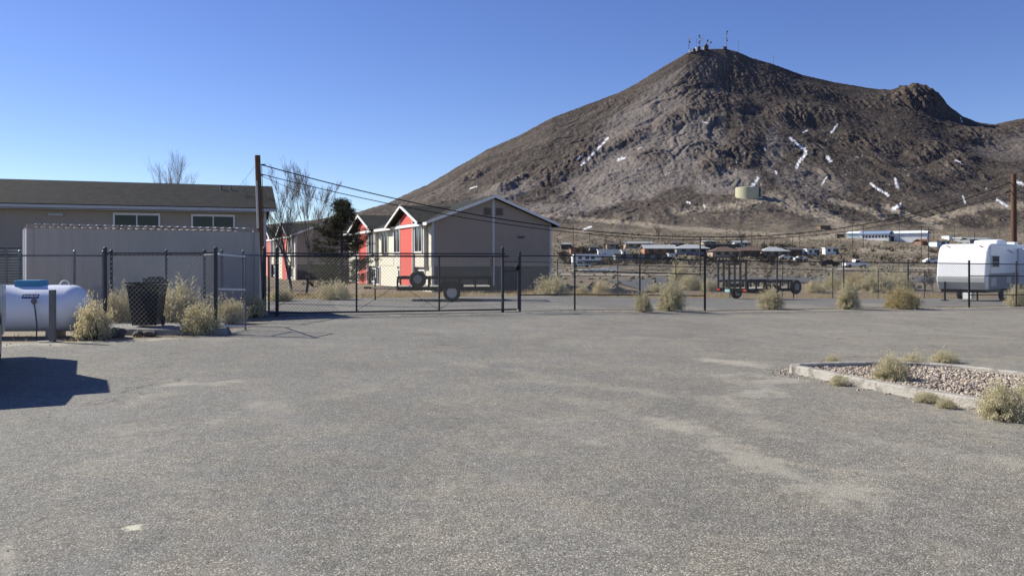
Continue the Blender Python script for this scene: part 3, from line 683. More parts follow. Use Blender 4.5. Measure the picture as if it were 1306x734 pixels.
m = MB(); m.tube([(Lg+.5,.0,.09),(Lg+.5,0,1.74)], .024, 8); m.tube([(Lg,0,1.28),(Lg+.5,0,1.28)], .015, 6); m.build('latch_frame', M['galvdark'], t)
m = MB(); m.lathe([(.08,-.04),(.09,0),(.08,.04)], 'y', 12, M=Matrix.Translation((Lg+.47,-.05,1.38))); m.build('latch', M['black'], t)
for nm, pp, hh, lab in (('gate_post', g0+Vector((-.12,-.04,0)), 1.95, 'thick steel gate post at the left end of the sliding gate beside the shrubs'), ('gate_post', g1+Vector((.0,.12,0)), 1.98, 'steel gate post at the latch end of the sliding gate')):
    m = MB(); m.tube([(0,0,-.1),(0,0,hh)], .05, 10); m.lathe([(.056,hh-.01),(.05,hh+.03),(.02,hh+.06)], 'z', 10); o = m.build(nm, M['galvdark']); o.location = pp; tag(o, lab, 'post', 'gate posts')
m = MB(); m.tube([(0,0,-.1),(0,0,1.95)], .05, 10); m.lathe([(.056,1.94),(.05,1.98),(.02,2.01)], 'z', 10); o = m.build('gate_post', M['galvdark']); o.location = g0+Vector((.18,.2,0)); tag(o, 'second steel post standing just behind the left end of the sliding gate', 'post', 'gate posts')
# bin enclosure
c1, c2, c3, c4 = at(134,18.5), at(275,18.4), at(261,21.2), at(142,21.4)
fence('chain-link front panel of the bin enclosure, in front of the black bin', [c1, c2], h=1.86, pr=.032, mw='wirelight', r=.0024, pitch=.105, pm='galvdark')
fence('chain-link back panel of the bin enclosure, behind the black bin', [c4, at(212, 21.3), c3], h=1.84, pr=.028, mw='wirelight', r=.0021, pitch=.105, pm='galvdark')
fence('chain-link side panel of the bin enclosure nearest the sliding gate', [c2+Vector((.07,.12,0)), c3+Vector((.05,-.15,0))], h=1.84, pr=.03, mw='wire', posts=[0,0])
fence('chain-link side panel of the bin enclosure nearest the gas tank', [c1+Vector((.0,.13,0)), c4+Vector((0,-.15,0))], h=1.84, pr=.03, mw='wire', posts=[0,0])
fence('chain-link fence running behind the white gas tank past the container end', [at(-120,20.2), at(-45,20.4), at(25,20.6), at(95,20.8), at(132,21.3)], h=1.82, mw='wire', r=.0012)
fence('short chain-link run between the bin enclosure and the sliding gate, behind the shrubs', [at(283,22.0), at(310,23.0), at(336,24.2)], h=1.85, mw='wire')
ga, gb = at(278,18.3), at(313,19.4)
dv = gb-ga; Ll = dv.xy.length
t = thing('swing_gate', 'small open chain-link gate leaf with pale rails hinged on the bin enclosure', 'gate', ga, math.atan2(dv.y, dv.x))
m = MB(); m.tube([(.04,0,1.74),(Ll,0,1.70)], .02, 8); m.tube([(.04,0,.98),(Ll,0,.93)], .02, 8); m.tube([(.04,0,.17),(Ll,0,.08)], .02, 8); m.build('rail', M['rail_light'], t)
m = MB(); m.tube([(Ll,0,.0),(Ll,0,1.74)], .022, 8); m.build('upright', M['galv'], t)
fence_mesh((.05,0,0),(Ll-.02,0,0), 1.5, .15, .0016).build('wire_mesh', M['wirelight'], t, fix=False)

# concrete pad of the enclosure
pa = [c1+Vector((-.1,-.35,0)), c2+Vector((.35,-.25,0)), c3+Vector((.35,.25,0)), c4+Vector((-.1,.3,0))]
m = MB(); P_ = [(p.x, p.y, -.1) for p in pa]+[(p.x, p.y, .11) for p in pa]
m.add(P_, [(3,2,1,0),(4,5,6,7),(0,1,5,4),(1,2,6,5),(2,3,7,6),(3,0,4,7)]); o = m.build('concrete_pad', M['concdark'], bevel=.015); tag(o, kind='structure')

# louvred screen behind the left fence
t = thing('louvered_screen', 'grey-green louvred metal screen at the left edge behind the gas tank', 'screen', at(-70, 23.5, -.02), R(4))
m = MB()
for k in range(24):
    z = .1+k*.078; m.box(0, -.02, z, 2.22, .03, z+.05, M=Matrix.Translation((0,0,0)))
m.build('slats', M['slat'], t)
for x in (0, 1.05, 1.66, 2.22):
    MB().box(x-.03, -.05, 0, x+.03, -.022, 2.02).build('post', M['galv'], t)
m = MB(); m.box(-.03, .032, 0, 2.25, .07, 2.0); m.build('backing', M['found'], t)

# ------------------------------------------------------------------ gas tank
tk = gpt(-70, 431)
tkp = at(112, 17.7); 
t = thing('propane_tank', 'white horizontal propane tank with blue dome cover beside the tan shrub', 'gas tank', (tkp.x-1.5, tkp.y, 0), R(3))
rT, hl = .49, 1.5
prof = [(.001, -hl)]
for k in range(1, 10): a = k/9*math.pi/2; prof.append((rT*math.sin(a), -hl+.36*(1-math.cos(a))))
prof += [(rT, -.35),(rT+.003,-.345),(rT+.003,-.335),(rT,-.33),(rT, .33)]
for k in range(0, 10): a = math.pi/2-k/9*math.pi/2; prof.append((max(.001, rT*math.sin(a)), hl-.36*(1-math.cos(a))))
zc = .60
MB().lathe(prof, 'x', 48, M=Matrix.Translation((0,0,zc))).build('tank_body', M['tank'], t, smooth=True)
m = MB(); m.extr([(-.27,zc+.44),(.27,zc+.44),(.28,zc+.56),(.25,zc+.595),(-.25,zc+.595),(-.28,zc+.56)], -.17, .17, 'xz'); o = m.build('dome_cover', M['blue'], t, bevel=.02); o.location.x = -.62+.82-.0
o.location.x = .30
for x in (.98, -.98):
    m = MB(); m.tube([(x+.1*math.cos(a_), 0, zc+rT-.02+.12*math.sin(a_)) for a_ in np.linspace(0, math.pi, 9)], .012, 6); m.build('lifting_lug', M['white'], t)
for x in (-.8, .8):
    m = MB(); m.box(x-.07, -.3, -.02, x+.07, .3, .2); m.build('foot', M['concdark'], t)
# decal follows the shell
def decal(x0, x1, a0, a1, off, mm, name='decal', par=None, n_=6):
    m = MB(); V = []
    for i in range(n_+1):
        a = R(a0+(a1-a0)*i/n_)
        for x in (x0, x1): V.append((x, -(rT+off)*math.cos(a), zc+(rT+off)*math.sin(a)))
    m.add(V, [(2*i, 2*i+1, 2*i+3, 2*i+2) for i in range(n_)]); return m.build(name, mm, par)
dc = decal(.32, .66, 27, 39, .004, M['navy'], 'decal', t)
xx = .35
for wd in (.03,.02,.025,.02,.03,.02,.02,.03,.02):
    decal(xx, xx+wd*.8, 30.5, 35.5, .007, M['white'], 'lettering', dc, 2); xx += .034
m = MB(); m.tube([(.62,-.53,.75),(.66,-.56,.55),(.70,-.58,.3),(.70,-.6,-.05)], .014, 8); m.tube([(.62,-.53,.75),(.6,-.50,.8)], .012, 6)
m.build('riser_pipe', M['galvdark'], t)
m = MB(); m.lathe([(.02,-.03),(.055,-.02),(.055,.02),(.02,.03)], 'y', 12, M=Matrix.Translation((.62,-.54,.77))); m.box(.6,-.56,.70,.64,-.52,.84); m.build('regulator', M['galv'], t)
b0 = gpt(67, 436)
m = MB(); m.box(-.055,-.04,-.1,.055,.04,1.03); o = m.build('bollard', M['galv'], bevel=.006); o.location = b0; tag(o, 'square grey steel bollard in front of the white propane tank', 'bollard')
m = MB(); pts = [(math.cos(a_)*(.22+.05*math.sin(a_*3)), math.sin(a_)*(.16+.03*math.cos(a_*2))) for a_ in np.linspace(0, 2*math.pi, 14, endpoint=False)]
m.extr(pts, 0, .018, 'xy'); o = m.build('concrete_footing', M['conc']); o.location = b0+Vector((-.08,0,0)); tag(o, 'rough concrete collar at the foot of the steel bollard', 'footing')

# ------------------------------------------------------------------ bin
bp_ = gpt(188, 421.5); bp_.z = .11
bp_ = at(188, 19.0, .11)
t = thing('wheelie_bin', 'black plastic wheelie bin with crooked lid on the concrete pad behind mesh', 'trash bin', bp_, R(6))
m = MB(); V = []
for z, w0, d0 in ((.05,.30,.28),(1.0,.39,.37),(1.05,.41,.39),(1.09,.41,.39)):
    V += [(-w0,-d0,z),(w0,-d0,z),(w0,d0,z),(-w0,d0,z)]
Fs = [(3,2,1,0)]
for i in range(3):
    for k in range(4): Fs.append((4*i+k, 4*i+(k+1) % 4, 4*i+4+(k+1) % 4, 4*i+4+k))
Fs.append((12,13,14,15)); m.add(V, Fs); m.build('bin_body', M['plastic'], t, bevel=.02); t.scale = (.87,.87,.87)
m = MB(); Ml = Matrix.Translation((0,.38,1.10)) @ Matrix.Rotation(R(-3), 4, 'X') @ Matrix.Rotation(R(-2), 4, 'Y')
m.box(-.43,-.82,0,.43,.04,.035, M=Ml); m.box(-.2,-.86,.005,.2,-.82,.03, M=Ml); m.box(-.05,-.62,.036,.38,-.05,.13, M=Ml); m.box(.05,-.5,.131,.34,-.1,.17, M=Ml); m.build('lid', M['plastic'], t, bevel=.012)
m = MB(); m.tube([(-.3,.44,1.03),(.3,.44,1.03)], .018, 8); m.build('handle', M['plastic'], t)
for x in (-.30,.30):
    MB().lathe([(.02,-.03),(.12,-.03),(.13,0),(.12,.03),(.02,.03)], 'x', 20, M=Matrix.Translation((x,.30,.13))).build('wheel', M['rubber'], t)
m = MB(); m.box(-.12,-.383,.83,.14,-.372,.86); m.build('moulded_mark', M['galvdark'], t)

def boulder(loc, s, seed, label):
    bm = bmesh.new(); bmesh.ops.create_icosphere(bm, subdivisions=3, radius=1); rs = np.random.RandomState(seed); o3 = rs.rand(3)*10
    from mathutils import noise as mn
    for v in bm.verts:
        k = 1+.35*mn.noise(v.co*1.3+Vector(o3))+.12*mn.noise(v.co*4+Vector(o3)); v.co *= k
    me = bpy.data.meshes.new('boulder'); bm.to_mesh(me); bm.free(); me.materials.append(M['rock']); o = bpy.data.objects.new('boulder', me); COL.objects.link(o)
    o.location = loc; o.scale = s; return tag(o, label, 'rock', 'rocks along the concrete pad')
boulder(at(151,17.6)+Vector((0,0,.07)), (.17,.14,.13), 1, 'largest dark rock at the left corner of the concrete pad')
boulder(at(176,17.7)+Vector((0,0,.05)), (.12,.1,.08), 2, 'small dark rock in front of the bin, second from the left')
boulder(at(191,17.75)+Vector((0,0,.05)), (.16,.1,.08), 3, 'low dark rock in front of the black bin, third from the left')
boulder(at(140,17.5)+Vector((0,0,.04)), (.1,.09,.07), 4, 'little rock half hidden under the shrub beside the largest rock')

# ------------------------------------------------------------------ pickup truck at the left edge (only its rear corner and its shadow show)
hd = math.atan2(-.89, .46)
t = thing('pickup_truck', 'silver pickup truck cut off by the left edge, casting a broad shadow on the asphalt', 'truck', (-8.54, 14.15, 0), hd)
# local x forward (towards the camera), y to the vehicle's left; its near side is y=0 and it spreads to y=-1.95
def wheelat(x, y, par, r=.39, wd=.25, sg=1):
    a = MB(); a.lathe([(r*.6,-wd/2),(r*.93,-wd/2),(r,-wd/2+.04),(r,wd/2-.04),(r*.93,wd/2),(r*.6,wd/2)], 'y', 28, M=Matrix.Translation((x,y,r))); ty = a.build('wheel', M['rubber'], par, smooth=True)
    a = MB(); a.lathe([(.03,-wd/2*1.02),(r*.2,-wd/2*1.1),(r*.25,-wd/2*1.02),(r*.5,-wd/2*1.02),(r*.6,-wd/2*1.07),(r*.6,wd/2*1.07),(r*.5,wd/2*1.02),(r*.25,wd/2*1.02),(r*.2,wd/2*1.1),(.03,wd/2*1.02)], 'y', 20, M=Matrix.Translation((x,y,r))); a.build('rim', M['chrome'], ty); return ty
m = MB()
m.extr([(.05,.45),(.55,.38),(.75,.75),(1.35,.9),(1.85,.75),(1.95,.38),(3.45,.38),(3.6,.75),(4.1,.9),(4.6,.75),(4.75,.45),(4.95,.5),(4.98,.9),(4.8,1.08),(3.85,1.18),(0.02,1.2),(0,.6)], -1.9, -.02, 'xz')
m.build('body', M['silver'], t, bevel=.03)
m = MB(); V = [(1.75,-.06,1.17),(3.95,-.06,1.17),(3.2,-.24,1.84),(2.0,-.24,1.84),(1.75,-1.86,1.17),(3.95,-1.86,1.17),(3.2,-1.68,1.84),(2.0,-1.68,1.84)]
m.add(V, [(0,1,2,3),(7,6,5,4),(4,5,1,0),(3,2,6,7),(1,5,6,2),(0,3,7,4)]); m.build('cab', M['silver'], t, bevel=.04)
m = MB(); m.add([(2.0,-.095,1.24),(3.7,-.095,1.24),(3.15,-.205,1.72),(2.15,-.205,1.72)], [(0,1,2,3)]); m.build('side_window', M['glass'], t)
m = MB(); m.add([(3.86,-.2,1.27),(3.86,-1.72,1.27),(3.28,-1.6,1.76),(3.28,-.32,1.76)], [(0,1,2,3)]); m.build('windscreen', M['glass'], t)
m = MB(); m.box(-.14,-1.85,.45,.0,-.05,.72); m.build('rear_bumper', M['black'], t, bevel=.02)
m = MB(); m.box(4.96,-1.85,.42,5.1,-.05,.72); m.build('front_bumper', M['black'], t, bevel=.02)
m = MB(); m.box(-.02,-.16,.8,.02,-.03,1.1); m.build('tail_light', M['amber'], t)
m = MB(); m.box(3.35,.02,1.12,3.45,.17,1.28); m.box(3.38,-.1,1.2,3.42,.05,1.24); m.build('wing_mirror', M['silver'], t)
for x in (1.32, 4.12):
    wheelat(x, -.14, t); wheelat(x, -1.78, t)

# ------------------------------------------------------------------ trailers
def trailer(label, loc, rz, BL=3.7, BW=1.9, ramp_h=1.25, rail=.42, spare_x=None, ramp_bars=6, fwd=1, lights=False, dense=False):
    """local +x is the ramp end; tongue towards -x"""
    t = thing('utility_trailer', label, 'trailer', loc, rz, 'utility trailers')
    z0 = .55
    m = MB()
    for y in (-BW/2, BW/2):
        m.box(-BL/2, y-.03, z0-.13, BL/2, y+.03, z0+.0)
    for x in np.linspace(-BL/2, BL/2, 7): m.box(x-.03, -BW/2+.03, z0-.09, x+.025, BW/2-.03, z0-.01)
    m.build('frame', M['black'], t)
    MB().box(-BL/2+.03, -BW/2+.04, z0-.005, BL/2-.03, BW/2-.04, z0+.035).build('deck', M['board'], t)
    for y in (-BW/2, BW/2):
        r_ = MB(); r_.box(-BL/2, y-.035, z0+rail-.10, BL/2, y+.03, z0+rail)
        for x in np.linspace(-BL/2+.02, BL/2-.02, 7): r_.box(x-.035, y-.029, z0, x+.035, y+.029, z0+rail-.101)
        r_.build('side_rail', M['black'], t)
    r_ = MB(); r_.box(-BL/2-.02, -BW/2+.02, z0+rail-.04, -BL/2+.02, BW/2-.02, z0+rail-.002); r_.build('front_rail', M['black'], t)
    g = MB(); x = BL/2+.03; bw_ = .04 if dense else .055
    g.box(x, -BW/2, z0, x+.04, BW/2, z0+.05); g.box(x, -BW/2, z0+ramp_h-.05, x+.04, BW/2, z0+ramp_h)
    for y in np.linspace(-BW/2+.05, BW/2-.05, ramp_bars): g.box(x+.002, y-bw_, z0+.05, x+.038, y+bw_, z0+ramp_h-.05)
    if dense:
        for z in np.linspace(z0+.15, z0+ramp_h-.12, 9): g.box(x+.012, -BW/2+.02, z-.008, x+.028, BW/2-.02, z+.008)
    g.build('ramp_gate', M['black'], t)
    m = MB(); m.tube([(-BL/2, BW/2-.1, z0-.05),(-BL/2-1.15, 0, z0-.05)], .04, 6); m.tube([(-BL/2, -BW/2+.1, z0-.05),(-BL/2-1.15, 0, z0-.05)], .04, 6); m.box(-BL/2-1.4,-.05,z0-.09,-BL/2-1.1,.05,z0+.0); m.build('tongue', M['black'], t)
    m = MB(); m.tube([(-BL/2-.95,0,.0),(-BL/2-.95,0,z0+.35)], .03, 8); m.tube([(-BL/2-.95,-.14,z0+.35),(-BL/2-.95,.0,z0+.35)], .012, 6); m.build('jack', M['black'], t)
    for y, sg in ((-BW/2-.17,-1), (BW/2+.17, 1)):
        wheelat(.3, y, t, .34, .2)
        f = MB(); pr_ = [(.3+.44*math.cos(a), .36+.40*math.sin(a)) for a in np.linspace(R(5), R(175), 9)]; pr2 = [(.3+.41*math.cos(a), .36+.37*math.sin(a)) for a in np.linspace(R(175), R(5), 9)]
        f.extr(pr_+pr2, y-.13, y+.13, 'xz'); f.box(-.16, y-.12, z0-.04, .76, y+.12, z0+.17); f.build('fender', M['black'], t)
    m = MB(); m.tube([(.3,-BW/2-.2,.34),(.3,BW/2+.2,.34)], .035, 8); m.build('axle', M['black'], t)
    if spare_x is not None:
        r = .34; a = MB(); yy = -BW/2-.12
        a.lathe([(r*.6,-.09),(r*.93,-.09),(r,-.05),(r,.05),(r*.93,.09),(r*.6,.09)], 'y', 24, M=Matrix.Translation((spare_x,yy,z0+rail-.1))); s_ = a.build('spare_wheel', M['rubber'], t, smooth=True)
        a = MB(); a.lathe([(.03,-.093),(r*.2,-.1),(r*.25,-.094),(r*.5,-.1),(r*.5,.1),(r*.25,.094),(r*.2,.1),(.03,.093)], 'y', 16, M=Matrix.Translation((spare_x,yy,z0+rail-.1))); a.build('rim', M['rimdark'], s_)
    if lights:
        for y in (-BW/2+.1, BW/2-.1): MB().box(BL/2+.075, y-.09, z0-.09, BL/2+.1, y+.09, z0+.0).build('tail_light', M['amber'], t)
        MB().box(BL/2+.075, -.42, z0-.16, BL/2+.09, -.12, z0-.02).build('number_plate', M['cyanish'], t)
    return t
trailer('black utility trailer with spare wheel behind the sliding gate, ramp at its right end', at(567, 34.3), R(4), BL=3.75, spare_x=-1.05, ramp_h=1.2, ramp_bars=9, dense=True)
trailer('black utility trailer with tall barred ramp at its left end, near the camper', at(966, 41.8), R(180+32), BL=3.5, spare_x=None, ramp_h=1.40, lights=True)
q = [o for o in COL.objects if o.name == 'utility_trailer.001'][0]
# its spare wheel hangs on the camera side of the front rail
r = .36; a = MB(); a.lathe([(r*.6,-.09),(r*.93,-.09),(r,-.05),(r,.05),(r*.93,.09),(r*.6,.09)], 'y', 24, M=Matrix.Translation((-1.55,.95+.12,.62))); s_ = a.build('spare_wheel', M['rubber'], q, smooth=True)
a = MB(); a.lathe([(.03,-.093),(r*.2,-.1),(r*.25,-.094),(r*.5,-.1),(r*.5,.1),(r*.25,.094),(r*.2,.1),(.03,.093)], 'y', 16, M=Matrix.Translation((-1.55,.95+.12,.62))); a.build('rim', M['rimdark'], s_)

# ------------------------------------------------------------------ camper
cp = at(1194, 43.5)
t = thing('travel_trailer', 'white travel trailer with curved end cap parked behind the fence at the right', 'camper', (cp.x, cp.y, cp.z-.0), R(90-47))
# local x runs along its length away from the lit end cap, y across; near-left corner at the origin (y goes negative towards the camera side)
CWd = 2.35; z0 = .62
profile = [(.22,z0),(.02,z0+.38),(.0,z0+.55),(.12,z0+1.3),(.32,z0+1.95),(.5,z0+2.18),(.8,z0+2.30),(1.2,z0+2.34),(7.4,z0+2.34),(7.5,z0+2.2),(7.5,z0)]
MB().extr(profile, -CWd, 0, 'xz').build('body', M['rvwhite'], t, bevel=.07)
m = MB(); m.extr([(.005,z0+.40),(-.012,z0+.55),(-.008,z0+.60),(.03,z0+.62),(.03,z0+.4)], -CWd+.08, -.08, 'xz'); 
m = MB(); m.extr([(.20,z0+.0),(.0,z0+.37),(-.02,z0+.56),(-.013,z0+.66),(.03,z0+.66),(.05,z0+.4),(.25,z0+.02)], -CWd+.06, -.06, 'xz'); m.build('front_panel', M['rvpanel'], t)
m = MB(); m.box(.42,-CWd-.012,z0+.02,7.4,-CWd-.002,z0+.78); m.build('lower_siding', M['rvgrey'], t)
m = MB(); m.box(.62,-CWd-.014,z0+.05,.66,-CWd-.002,z0+2.2); m.build('cap_seam', M['rvpanel'], t)
for yy in (-.4,-CWd+.4): MB().box(.42,yy-.05,z0+2.2,.5,yy+.05,z0+2.24).build('marker_light', M['amber'], t)
m = MB(); m.box(.67,-CWd-.016,z0+.78,7.4,-CWd-.002,z0+.83); m.build('belt_trim', M['rvpanel'], t)
for x0_, x1_, za, zb_ in ((.75,1.5,z0+.16,z0+.6),(3.1,3.8,z0+.3,z0+.62)):
    m = MB(); m.box(x0_,-CWd-.03,za,x1_,-CWd-.013,zb_); m.build('hatch', M['gtrim'], t)
m = MB(); m.box(.85,-CWd-.035,z0+1.13,1.95,-CWd-.003,z0+1.72); m.build('window_frame', M['rvpanel'], t)
for za, zb_ in ((z0+1.17,z0+1.37),(z0+1.40,z0+1.68)):
    m = MB(); m.box(.93,-CWd-.045,za,1.87,-CWd-.036,zb_); m.build('window_pane', M['dimglass'], t)
m = MB(); m.add([(3.1,-CWd-.006,z0+2.02),(3.5,-CWd-.006,z0+1.98),(3.9,-CWd-.006,z0+1.90),(4.5,-CWd-.006,z0+1.88),(3.95,-CWd-.006,z0+1.94),(3.6,-CWd-.006,z0+2.03)], [(0,1,5),(1,2,4,5),(2,3,4)]); m.build('swoosh_mark', M['navy'], t)
m = MB(); m.box(5.0,-CWd-.75,z0+.15,7.4,-CWd-.02,z0+2.12); m.build('slide_out', M['rvwhite'], t, bevel=.03)
m = MB(); m.extr([(3.6,z0+2.34),(3.75,z0+2.56),(4.7,z0+2.62),(5.3,z0+2.5),(5.4,z0+2.34)], -CWd+.6, -.6, 'xz'); m.build('roof_air_conditioner', M['rvwhite'], t, bevel=.05)
m = MB(); m.box(6.2,-CWd+.5,z0+2.35,6.8,-.9,z0+2.5); m.build('roof_vent', M['rvwhite'], t)
m = MB(); m.box(.35,-CWd+.1,z0-.16,7.4,-.1,z0-.002); m.build('chassis', M['black'], t)
for x in (3.0, 3.9): wheelat(x, -CWd+.15, t, .34, .2); wheelat(x, -.15, t, .34, .2)
m = MB(); m.tube([(-.05,-.45,.0),(-.05,-.45,1.0)], .05, 8); m.box(-.2,-.6,0,.1,-.3,.06); m.tube([(.4,-.4,z0-.1),(-.1,-.45,z0-.1)], .05, 6); m.tube([(.4,-1.9,z0-.1),(-.1,-.45,z0-.1)], .05, 6); m.build('jack', M['black'], t)
m = MB(); m.box(.1,-1.65,.14,.45,-1.25,.46); m.build('battery_box', M['white'], t)
m = MB(); m.box(.28,-1.9,.0,.34,-1.84,z0-.1); m.build('stabiliser', M['black'], t)

# ------------------------------------------------------------------ utility poles and cables
def pole(name, label, loc, h, r0, r1, mm, tilt=(0,0,0)):
    o = thing(name, label, 'utility pole', loc, 0, 'large utility poles', tilt=tilt)
    MB().tube([(0,0,-.3),(0,0,h*.5),(0,0,h)], [r0, (r0+r1)/2, r1], 12).build('shaft', M[mm], o, smooth=True); return o
pl = at(335, 31.5)
L0 = pole('utility_pole', 'brown wooden utility pole leaning left beside the beige block roof end', pl, zp(198, 31.5), .14, .105, 'wood', (0, R(-2.0), 0))
m = MB(); m.tube([(-.02,-.16,.0),(-.03,-.15,4.6)], .04, 8); m.build('conduit', M['gtrim'], L0)
m = MB(); m.tube([(.12,0,zp(198,31.5)-.35),(.3,0,zp(198,31.5)-.35)], .02, 6); m.tube([(.12,0,zp(198,31.5)-.75),(.28,0,zp(198,31.5)-.75)], .02, 6); m.tube([(.16,-.05,3.2),(.16,-.05,5.2)], .012, 6); m.build('bracket', M['galvdark'], L0)
pr_ = at(1293, 53.0)
R0 = pole('utility_pole', 'brown wooden utility pole rising behind the white camper', (pr_.x, pr_.y, -1.1), zp(222, 53)+1.1, .20, .15, 'polebrown')
hR = zp(222, 53)+1.1
for k, zz in enumerate((hR-.55, hR-1.1)):
    MB().tube([(-.5,0,zz),(0,0,zz)], .03, 6).build('bracket', M['galvdark'], R0)
def cable(label, a, c, sag, r=.014, n_=48):
    m = MB(); a, c = Vector(a), Vector(c); pts = []
    for i in range(n_+1):
        u_ = i/n_; p = a.lerp(c, u_); p.z -= 4*sag*u_*(1-u_); pts.append(p-a)
    m.tube(pts, r, 5); o = m.build('overhead_cable', M['black'], smooth=True); o.location = a; return tag(o, label, 'cable', 'overhead cables')
eR = Vector((pr_.x-.4, 53, 0))
cable('upper black overhead cable sagging between the two brown utility poles', at(333, 31.5, zp(210, 31.5)), (eR.x, 53, zp(234, 53)), 3.05, .022)
cable('lower black overhead cable sagging between the two brown utility poles', at(333, 31.5, zp(222, 31.5)), (eR.x, 53, zp(245, 53)), 2.75, .016)
cable('thin guy wire slanting from the left utility pole to the roof', at(325, 31.5, zp(212, 31.5)), at(302, 49, zp(240, 49)), .05, .006, 8)
cable('service cable from the left utility pole to the red-bay apartment roof', at(333, 31.5, zp(224, 31.5)), at(505, 64, zp(270, 64)), .5, .010)
cable('cable leaving the right utility pole beyond the picture edge', (eR.x+.4, 53, zp(234, 53)), at(1500, 75, 6.5), 1.2, .015, 20)

# ------------------------------------------------------------------ trees
def bare_tree(name, label, loc, h, seed, spread=.5, nb=5, depth=5, r0=.09, mm='bark', lean=(0,0), group='leafless trees', tw=1.0):
    rng = random.Random(seed); o = thing(name, label, 'tree', loc, 0, group); tr = MB(); cr = MB()
    def grow(p, d, ln, r, lv, mbx):
        pts = [p]; rs = [r]; q = p.copy(); dd = d.copy(); n_ = 4
        for i in range(n_):
            dd = (dd+Vector((rng.uniform(-1,1), rng.uniform(-1,1), rng.uniform(-.3,.8)))*.13).normalized(); q = q+dd*ln/n_; pts.append(q.copy()); rs.append(r*(1-.55*(i+1)/n_))
        mbx.tube(pts, rs, 6 if lv < 2 else 3, caps=False)
        if lv >= depth: return
        k = nb if lv == 0 else rng.choice((3,4,4))
        for i in range(k):
            f = rng.uniform(.35 if lv else .3, 1.0); ii = min(n_-1, int(f*n_)); b_ = pts[ii].lerp(pts[ii+1], f*n_-ii)
            a = rng.uniform(0, 2*math.pi); sp = spread*rng.uniform(.6, 1.25)
            nd = (dd+Vector((math.cos(a), math.sin(a), .15))*sp).normalized()
            grow(b_, nd, ln*rng.uniform(.5,.72), max(rs[ii]*.6, .0035*tw), lv+1, cr)
        grow(pts[-1], dd, ln*.6, max(rs[-1], .0035*tw), lv+1, cr)
    grow(Vector((0,0,-.1)), Vector((lean[0], lean[1], 1)).normalized(), h*.42, r0, 0, tr)
    tr.build('trunk', M[mm], o, fix=False); cr.build('crown', M[mm], o, fix=False); return o
bare_tree('bare_tree', 'leafless pale tree just right of the left utility pole', at(374, 50, -.7), 8.4, 11, .38, 5, 5, .09, lean=(-.16,0), tw=1.5)
bare_tree('bare_tree', 'leafless pale tree standing between the left pole tree and the pine', at(390, 54, -.7), 9.0, 23, .36, 5, 5, .10, lean=(.02,0), tw=1.5)
bare_tree('bare_tree', 'tall leafless tree showing above the ridge of the beige block', at(207, 66, -.8), 11.6, 5, .30, 5, 5, .16)
bare_tree('bare_tree', 'small leafless tree top right of the tall one above the beige block ridge', at(244, 70, -.8), 9.4, 8, .35, 5, 4, .12)
bare_tree('bare_tree', 'faint leafless tree top left of the tall one above the beige block ridge', at(166, 72, -.8), 9.4, 9, .35, 5, 4, .12)

# pine
t = thing('pine_tree', 'dark green pine with open ragged branches in front of the red-bay block', 'tree', at(434, 43.5, -.15), 0)
rng = random.Random(4); tr = MB(); cn = MB()
PH = 4.95
trunk = [Vector((.25*math.sin(z*.7)*.3, 0, z)) for z in np.linspace(-.1, PH-.2, 8)]
tr.tube(trunk, [.12*(1-.8*i/7) for i in range(8)], 8)
def tuft(p, s, k):
    for _ in range(k):
        d = Vector((rng.gauss(0,1), rng.gauss(0,1), rng.gauss(0.25,.8))).normalized(); sd_ = d.orthogonal().normalized()
        sd_ = (Matrix.Rotation(rng.uniform(0, 6.28), 3, d) @ sd_)*s*.055
        o_ = p+Vector((rng.gauss(0,s*.28), rng.gauss(0,s*.28), rng.gauss(0,s*.22))); e_ = o_+d*s*rng.uniform(.5,.95)
        cn.add([o_-sd_, o_+sd_, e_], [(0,1,2)], 0 if rng.random() < .75 else 1)
z = .4
while z < PH-.15:
    fr_ = z/PH; wmax = 2.5*(1-fr_)**.7*(1.0 if fr_ > .2 else .85)+.12
    for k in range(rng.choice((5,6,7))):
        a = rng.uniform(0, 2*math.pi); ln = min(1.8, wmax*rng.uniform(.5,1.15)); x0_ = trunk[0].lerp(trunk[-1], fr_); b_ = Vector((.07*math.sin(z*.7), 0, z)); pts = [b_]; q = b_.copy()
        for i in range(4):
            q = q+Vector((math.cos(a), math.sin(a), -.12+.16*i+rng.uniform(-.1,.12)))*ln/4; pts.append(q.copy())
        tr.tube(pts, [.03,.024,.018,.012,.006], 4, caps=False)
        for f in np.linspace(.45, 1.0, 5):
            ii = min(3, int(f*4)); c_ = pts[ii].lerp(pts[ii+1], f*4-ii)
            for _ in range(rng.choice((1,2,2))):
                pp = c_+Vector((rng.gauss(0,.10), rng.gauss(0,.10), rng.gauss(0.05,.08))); tuft(pp, .2*rng.uniform(.7,1.3), 30)
    z += rng.uniform(.16,.27)
tuft(Vector((0.02,0,PH-.08)), .22, 90); tuft(Vector((0,0,PH-.28)), .25, 80)
tr.build('trunk', M['barkdark'], t, fix=False); cn.build('crown', [M['needle'], M['needle2']], t, fix=False)

